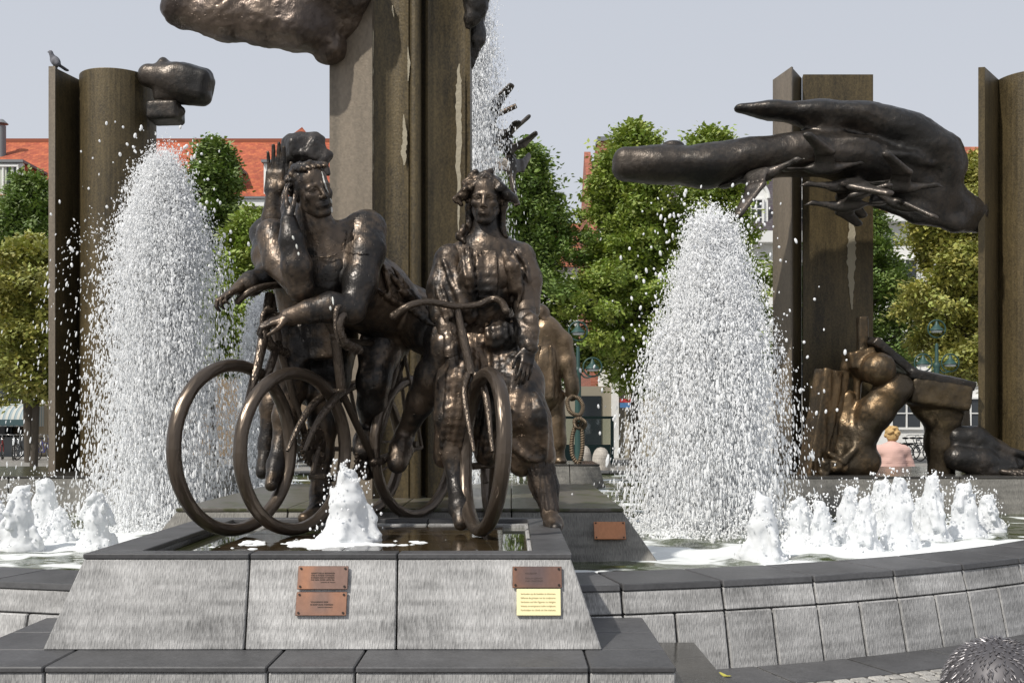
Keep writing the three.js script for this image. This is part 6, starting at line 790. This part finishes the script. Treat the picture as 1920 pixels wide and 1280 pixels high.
function parkedBike(label, color, group) {
  const b = thing('parked_bicycle', label, 'bicycle', group), m = std({ color, roughness: 0.35, metalness: 0.2 }), r = 0.345;
  for (const z of [0.52, -0.52]) { const g = new THREE.TorusGeometry(r - 0.02, 0.02, 8, 36); g.rotateY(Math.PI / 2); g.translate(0, r, z); const w = part(z > 0 ? 'front_wheel' : 'rear_wheel', g, rubber, b); const sp = []; for (let i = 0; i < 14; i++) { const a = i / 14 * 6.283; sp.push(bar(V(0, r, z), V(0, r + Math.cos(a) * (r - 0.03), z + Math.sin(a) * (r - 0.03)), 0.003, 0.003, 4)); } const rm = new THREE.TorusGeometry(r - 0.045, 0.009, 6, 36); rm.rotateY(Math.PI / 2); rm.translate(0, r, z); part('spokes', merge([...sp, rm]), chrome, w); }
  part('frame', merge([bar(V(0, 0.75, 0.36), V(0, 0.33, 0.02), 0.018), bar(V(0, 0.33, 0.02), V(0, 0.85, -0.2), 0.017), bar(V(0, 0.72, 0.36), V(0, 0.72, -0.15), 0.015), bar(V(0, 0.33, 0.02), V(0, r, -0.52), 0.012), bar(V(0, 0.72, -0.15), V(0, r, -0.52), 0.011), bar(V(0, 0.92, 0.33), V(0, 0.68, 0.38), 0.02)]), m, b);
  part('fork', merge([-0.05, 0.05].map((s) => tube([V(0, 0.7, 0.38), V(s, 0.62, 0.41), V(s, r, 0.52)], 0.012, 6, 8))), m, b); part('handlebar', merge([bar(V(0, 0.9, 0.34), V(0, 1.04, 0.3), 0.014), tube([V(-0.3, 1.02, 0.1), V(-0.26, 1.06, 0.24), V(0, 1.05, 0.32), V(0.26, 1.06, 0.24), V(0.3, 1.02, 0.1)], 0.014, 8, 24)]), chrome, b);
  part('saddle', sculpt([ell(V(0, 0.92, -0.24), [0.09, 0.04, 0.12], null, 0.03), cap(V(0, 0.92, -0.2), V(0, 0.92, -0.05), 0.05, 0.025, 0.03)], 0.02, null), rubber, b); const hl = new THREE.SphereGeometry(0.05, 12, 8); hl.translate(0, 0.86, 0.44); part('headlamp', hl, chrome, b);
  part('mudguard', (() => { const g = new THREE.TorusGeometry(r + 0.02, 0.022, 6, 24, 2.4); g.rotateY(Math.PI / 2); g.rotateX(-0.6); g.translate(0, r, -0.52); return g; })(), m, b); return b;
}
{
  const spots = [[4, 45, 0.4, C(0.25, 0.03, 0.03), 'red town bicycle parked before the arcade'], [26, 44.4, 0.35, C(0.03, 0.03, 0.035), 'black bicycle with raised chrome handlebar parked before the arcade'], [46, 44.8, -0.2, C(0.1, 0.11, 0.12), 'grey bicycle between black ones parked before the arcade'], [60, 44.5, 0.15, C(0.02, 0.025, 0.03), 'dark bicycle facing out parked beside the stone pier'], [82, 44.2, 0.9, C(0.05, 0.06, 0.25), 'blue bicycle with straight bar leaning before the stone pier'], [1706, 43.5, 0.5, C(0.02, 0.03, 0.03), 'black bicycle parked near the white house behind the seated person'], [1722, 44, 0.9, C(0.04, 0.06, 0.05), 'dark green bicycle parked near the white house'], [1735, 43.8, 1.2, C(0.12, 0.12, 0.13), 'silver grey bicycle parked at the row end by the white house']];
  for (const [px, d, a, c, l] of spots) { const b = parkedBike(l, c, px < 500 ? 'bicycles parked before the arcade' : 'bicycles parked near the white house'); b.position.set(X(px, d), 0.004, -d); b.rotation.y = a; }
}
function lampPost(label, px, d, top) {
  const t = thing('street_lamp', label, 'street lamp', null, V(X(px, d), 0, -d)), m = std({ color: C(0.02, 0.058, 0.05), roughness: 0.5 }), gl = std({ color: C(0.5, 0.55, 0.55), roughness: 0.3 }), H = Y(top, d), R = 0.27;
  part('post', new THREE.LatheGeometry([[0, 0], [0.16, 0], [0.16, 0.5], [0.1, 0.6], [0.085, H - 1.5], [0.11, H - 1.45], [0.11, H - 1.35], [0.06, H - 1.3], [0.05, H - 0.75], [0, H - 0.7]].map(([x, y]) => new THREE.Vector2(x, y)), 16), m, t);
  const head = (x, y, nm) => { const g = new THREE.Group(); g.name = nm; t.add(g); const r = new THREE.TorusGeometry(R, 0.024, 8, 36); r.translate(x, y, 0); part('ring', r, m, g); const sh = new THREE.LatheGeometry([[0.03, 0.24], [0.06, 0.14], [0.1, 0.08], [0.2, -0.02], [0.22, -0.05], [0.2, -0.055], [0.0, -0.03]].map(([a, b]) => new THREE.Vector2(a, b)), 20); sh.translate(x, y, 0); part('shade', sh, m, g); const b = new THREE.CylinderGeometry(0.17, 0.15, 0.05, 18); b.translate(x, y - 0.09, 0); part('glass_disc', b, gl, g); };
  head(0, H - R, 'top_lantern'); for (const s of [-1, 1]) { head(s * 0.42, H - 1.05 - R, 'side_lantern'); part('arm', tube([V(0, H - 1.4, 0), V(s * 0.2, H - 1.62, 0), V(s * 0.42, H - 1.59, 0)], 0.022, 8, 10), m, t); }
}
lampPost('dark green ring lantern lamp post behind the bronze fisherman', 1084, 31, 603); lampPost('dark green ring lantern lamp post beside the golden green tree', 1757, 33, 600);
{
  const L = [[0, 0], [0.27, 0], [0.28, 0.1], [0.27, 0.45], [0.25, 0.55], [0.2, 0.68], [0.12, 0.76], [0, 0.79]], g = new THREE.LatheGeometry(L.map(([x, y]) => new THREE.Vector2(x, y)), 28), m = std({ color: C(1.35, 1.25, 1.12), map: tooledMap, bumpMap: tooledBump, bumpScale: 0.01, roughness: 0.9 });
  const bo = (px, d, label) => { const t = thing('stone_bollard', label, 'bollard', null, V(X(px, d), 0, -d)); part('shaft', g, m, t); const b = new THREE.CylinderGeometry(0.3, 0.31, 0.06, 28); b.translate(0, 0.03, 0); part('base', b, m, t); };
  bo(1127, 33, 'pale rounded granite bollard beyond the pool beside the tall jet'); bo(1094, 36, 'pale granite bollard partly behind the hanging bronze rope'); bo(975, 36, 'pale granite bollard behind the legs of the bronze woman');
}
{ // glazed shelter
  const d = 41, t = thing('glass_shelter', 'dark green framed glass shelter under the trees beyond the pool', 'shelter'), m = std({ color: C(0.012, 0.05, 0.045), roughness: 0.5 }), x0 = X(1040, d), x1 = X(1148, d), y1 = Y(785, d);
  for (const x of [x0, (x0 + x1) / 2, x1]) part('post', boxAt(x - 0.06, x + 0.06, 0, y1, -d - 0.06, -d + 0.06), m, t);
  part('top_rail', boxAt(x0 - 0.06, x1 + 0.06, y1, y1 + 0.1, -d - 0.07, -d + 0.07), m, t); for (let i = 0; i < 2; i++) { part('lower_panel', boxAt(mixf(x0, x1, i / 2) + 0.07, mixf(x0, x1, (i + 1) / 2) - 0.07, 0.1, 0.72, -d - 0.03, -d + 0.03), m, t); part('glass_pane', boxAt(mixf(x0, x1, i / 2) + 0.07, mixf(x0, x1, (i + 1) / 2) - 0.07, 0.74, y1 - 0.01, -d - 0.01, -d + 0.01), phy({ color: C(0.9, 0.95, 0.93), transmission: 1, thickness: 0, roughness: 0.03 }), t); }
}
{ // ball covered in hammered scales at the edge of the cobbles
  const r = 0.25, c = V(X(1872, 5.05), 0.235, -5.05), t = thing('scaled_ball_bollard', 'dark hammered metal ball with scaly facets on the cobbles', 'bollard', null, c), dk = std({ color: C(0.085, 0.08, 0.085), metalness: 0.35, roughness: 0.5 }), g = new THREE.SphereGeometry(r, 48, 32);
  part('ball', g, dk, t); const n = 1500, chip = new THREE.ConeGeometry(1, 1, 5); chip.translate(0, 0.2, 0); const im = new THREE.InstancedMesh(chip, std({ color: C(0.2, 0.19, 0.195), metalness: 0.6, roughness: 0.3 }), n), m4 = new THREE.Matrix4(), q = new THREE.Quaternion(); im.name = 'scales'; im.userData.kind = 'stuff'; im.castShadow = true; seed = 77;
  for (let i = 0; i < n; i++) { const y = 1 - 2 * (i + 0.5) / n, a = i * 2.39996 + gau() * 0.05, s = Math.sqrt(1 - y * y), nn = V(s * Math.cos(a), y, s * Math.sin(a)), tl = nn.clone().multiplyScalar(0.75).add(V(gau() * 0.15, -0.6, gau() * 0.15)).normalize(); q.setFromUnitVectors(V(0, 1, 0), tl); m4.compose(nn.clone().multiplyScalar(r), q, V(rr(0.007, 0.012), rr(0.02, 0.034), rr(0.005, 0.010))); im.setMatrixAt(i, m4); } t.add(im);
}
{
  const t = thing('fallen_leaf', 'small yellow leaf lying on the dark border slab', 'leaf', null, V(X(1360, 6.3), 0.014, -6.3)), g = new THREE.BoxGeometry(0.028, 0.004, 0.1, 3, 1, 6), p = g.attributes.position; for (let i = 0; i < p.count; i++) { const q = Math.abs(p.getZ(i)) / 0.05; p.setX(i, p.getX(i) * (1 - 0.7 * q * q)); p.setY(i, p.getY(i) + 0.01 * q); } g.computeVertexNormals(); t.rotation.y = 0.5; part('blade', g, std({ color: C(0.45, 0.42, 0.08), roughness: 0.8 }), t);
}
renderer.render(scene, camera);
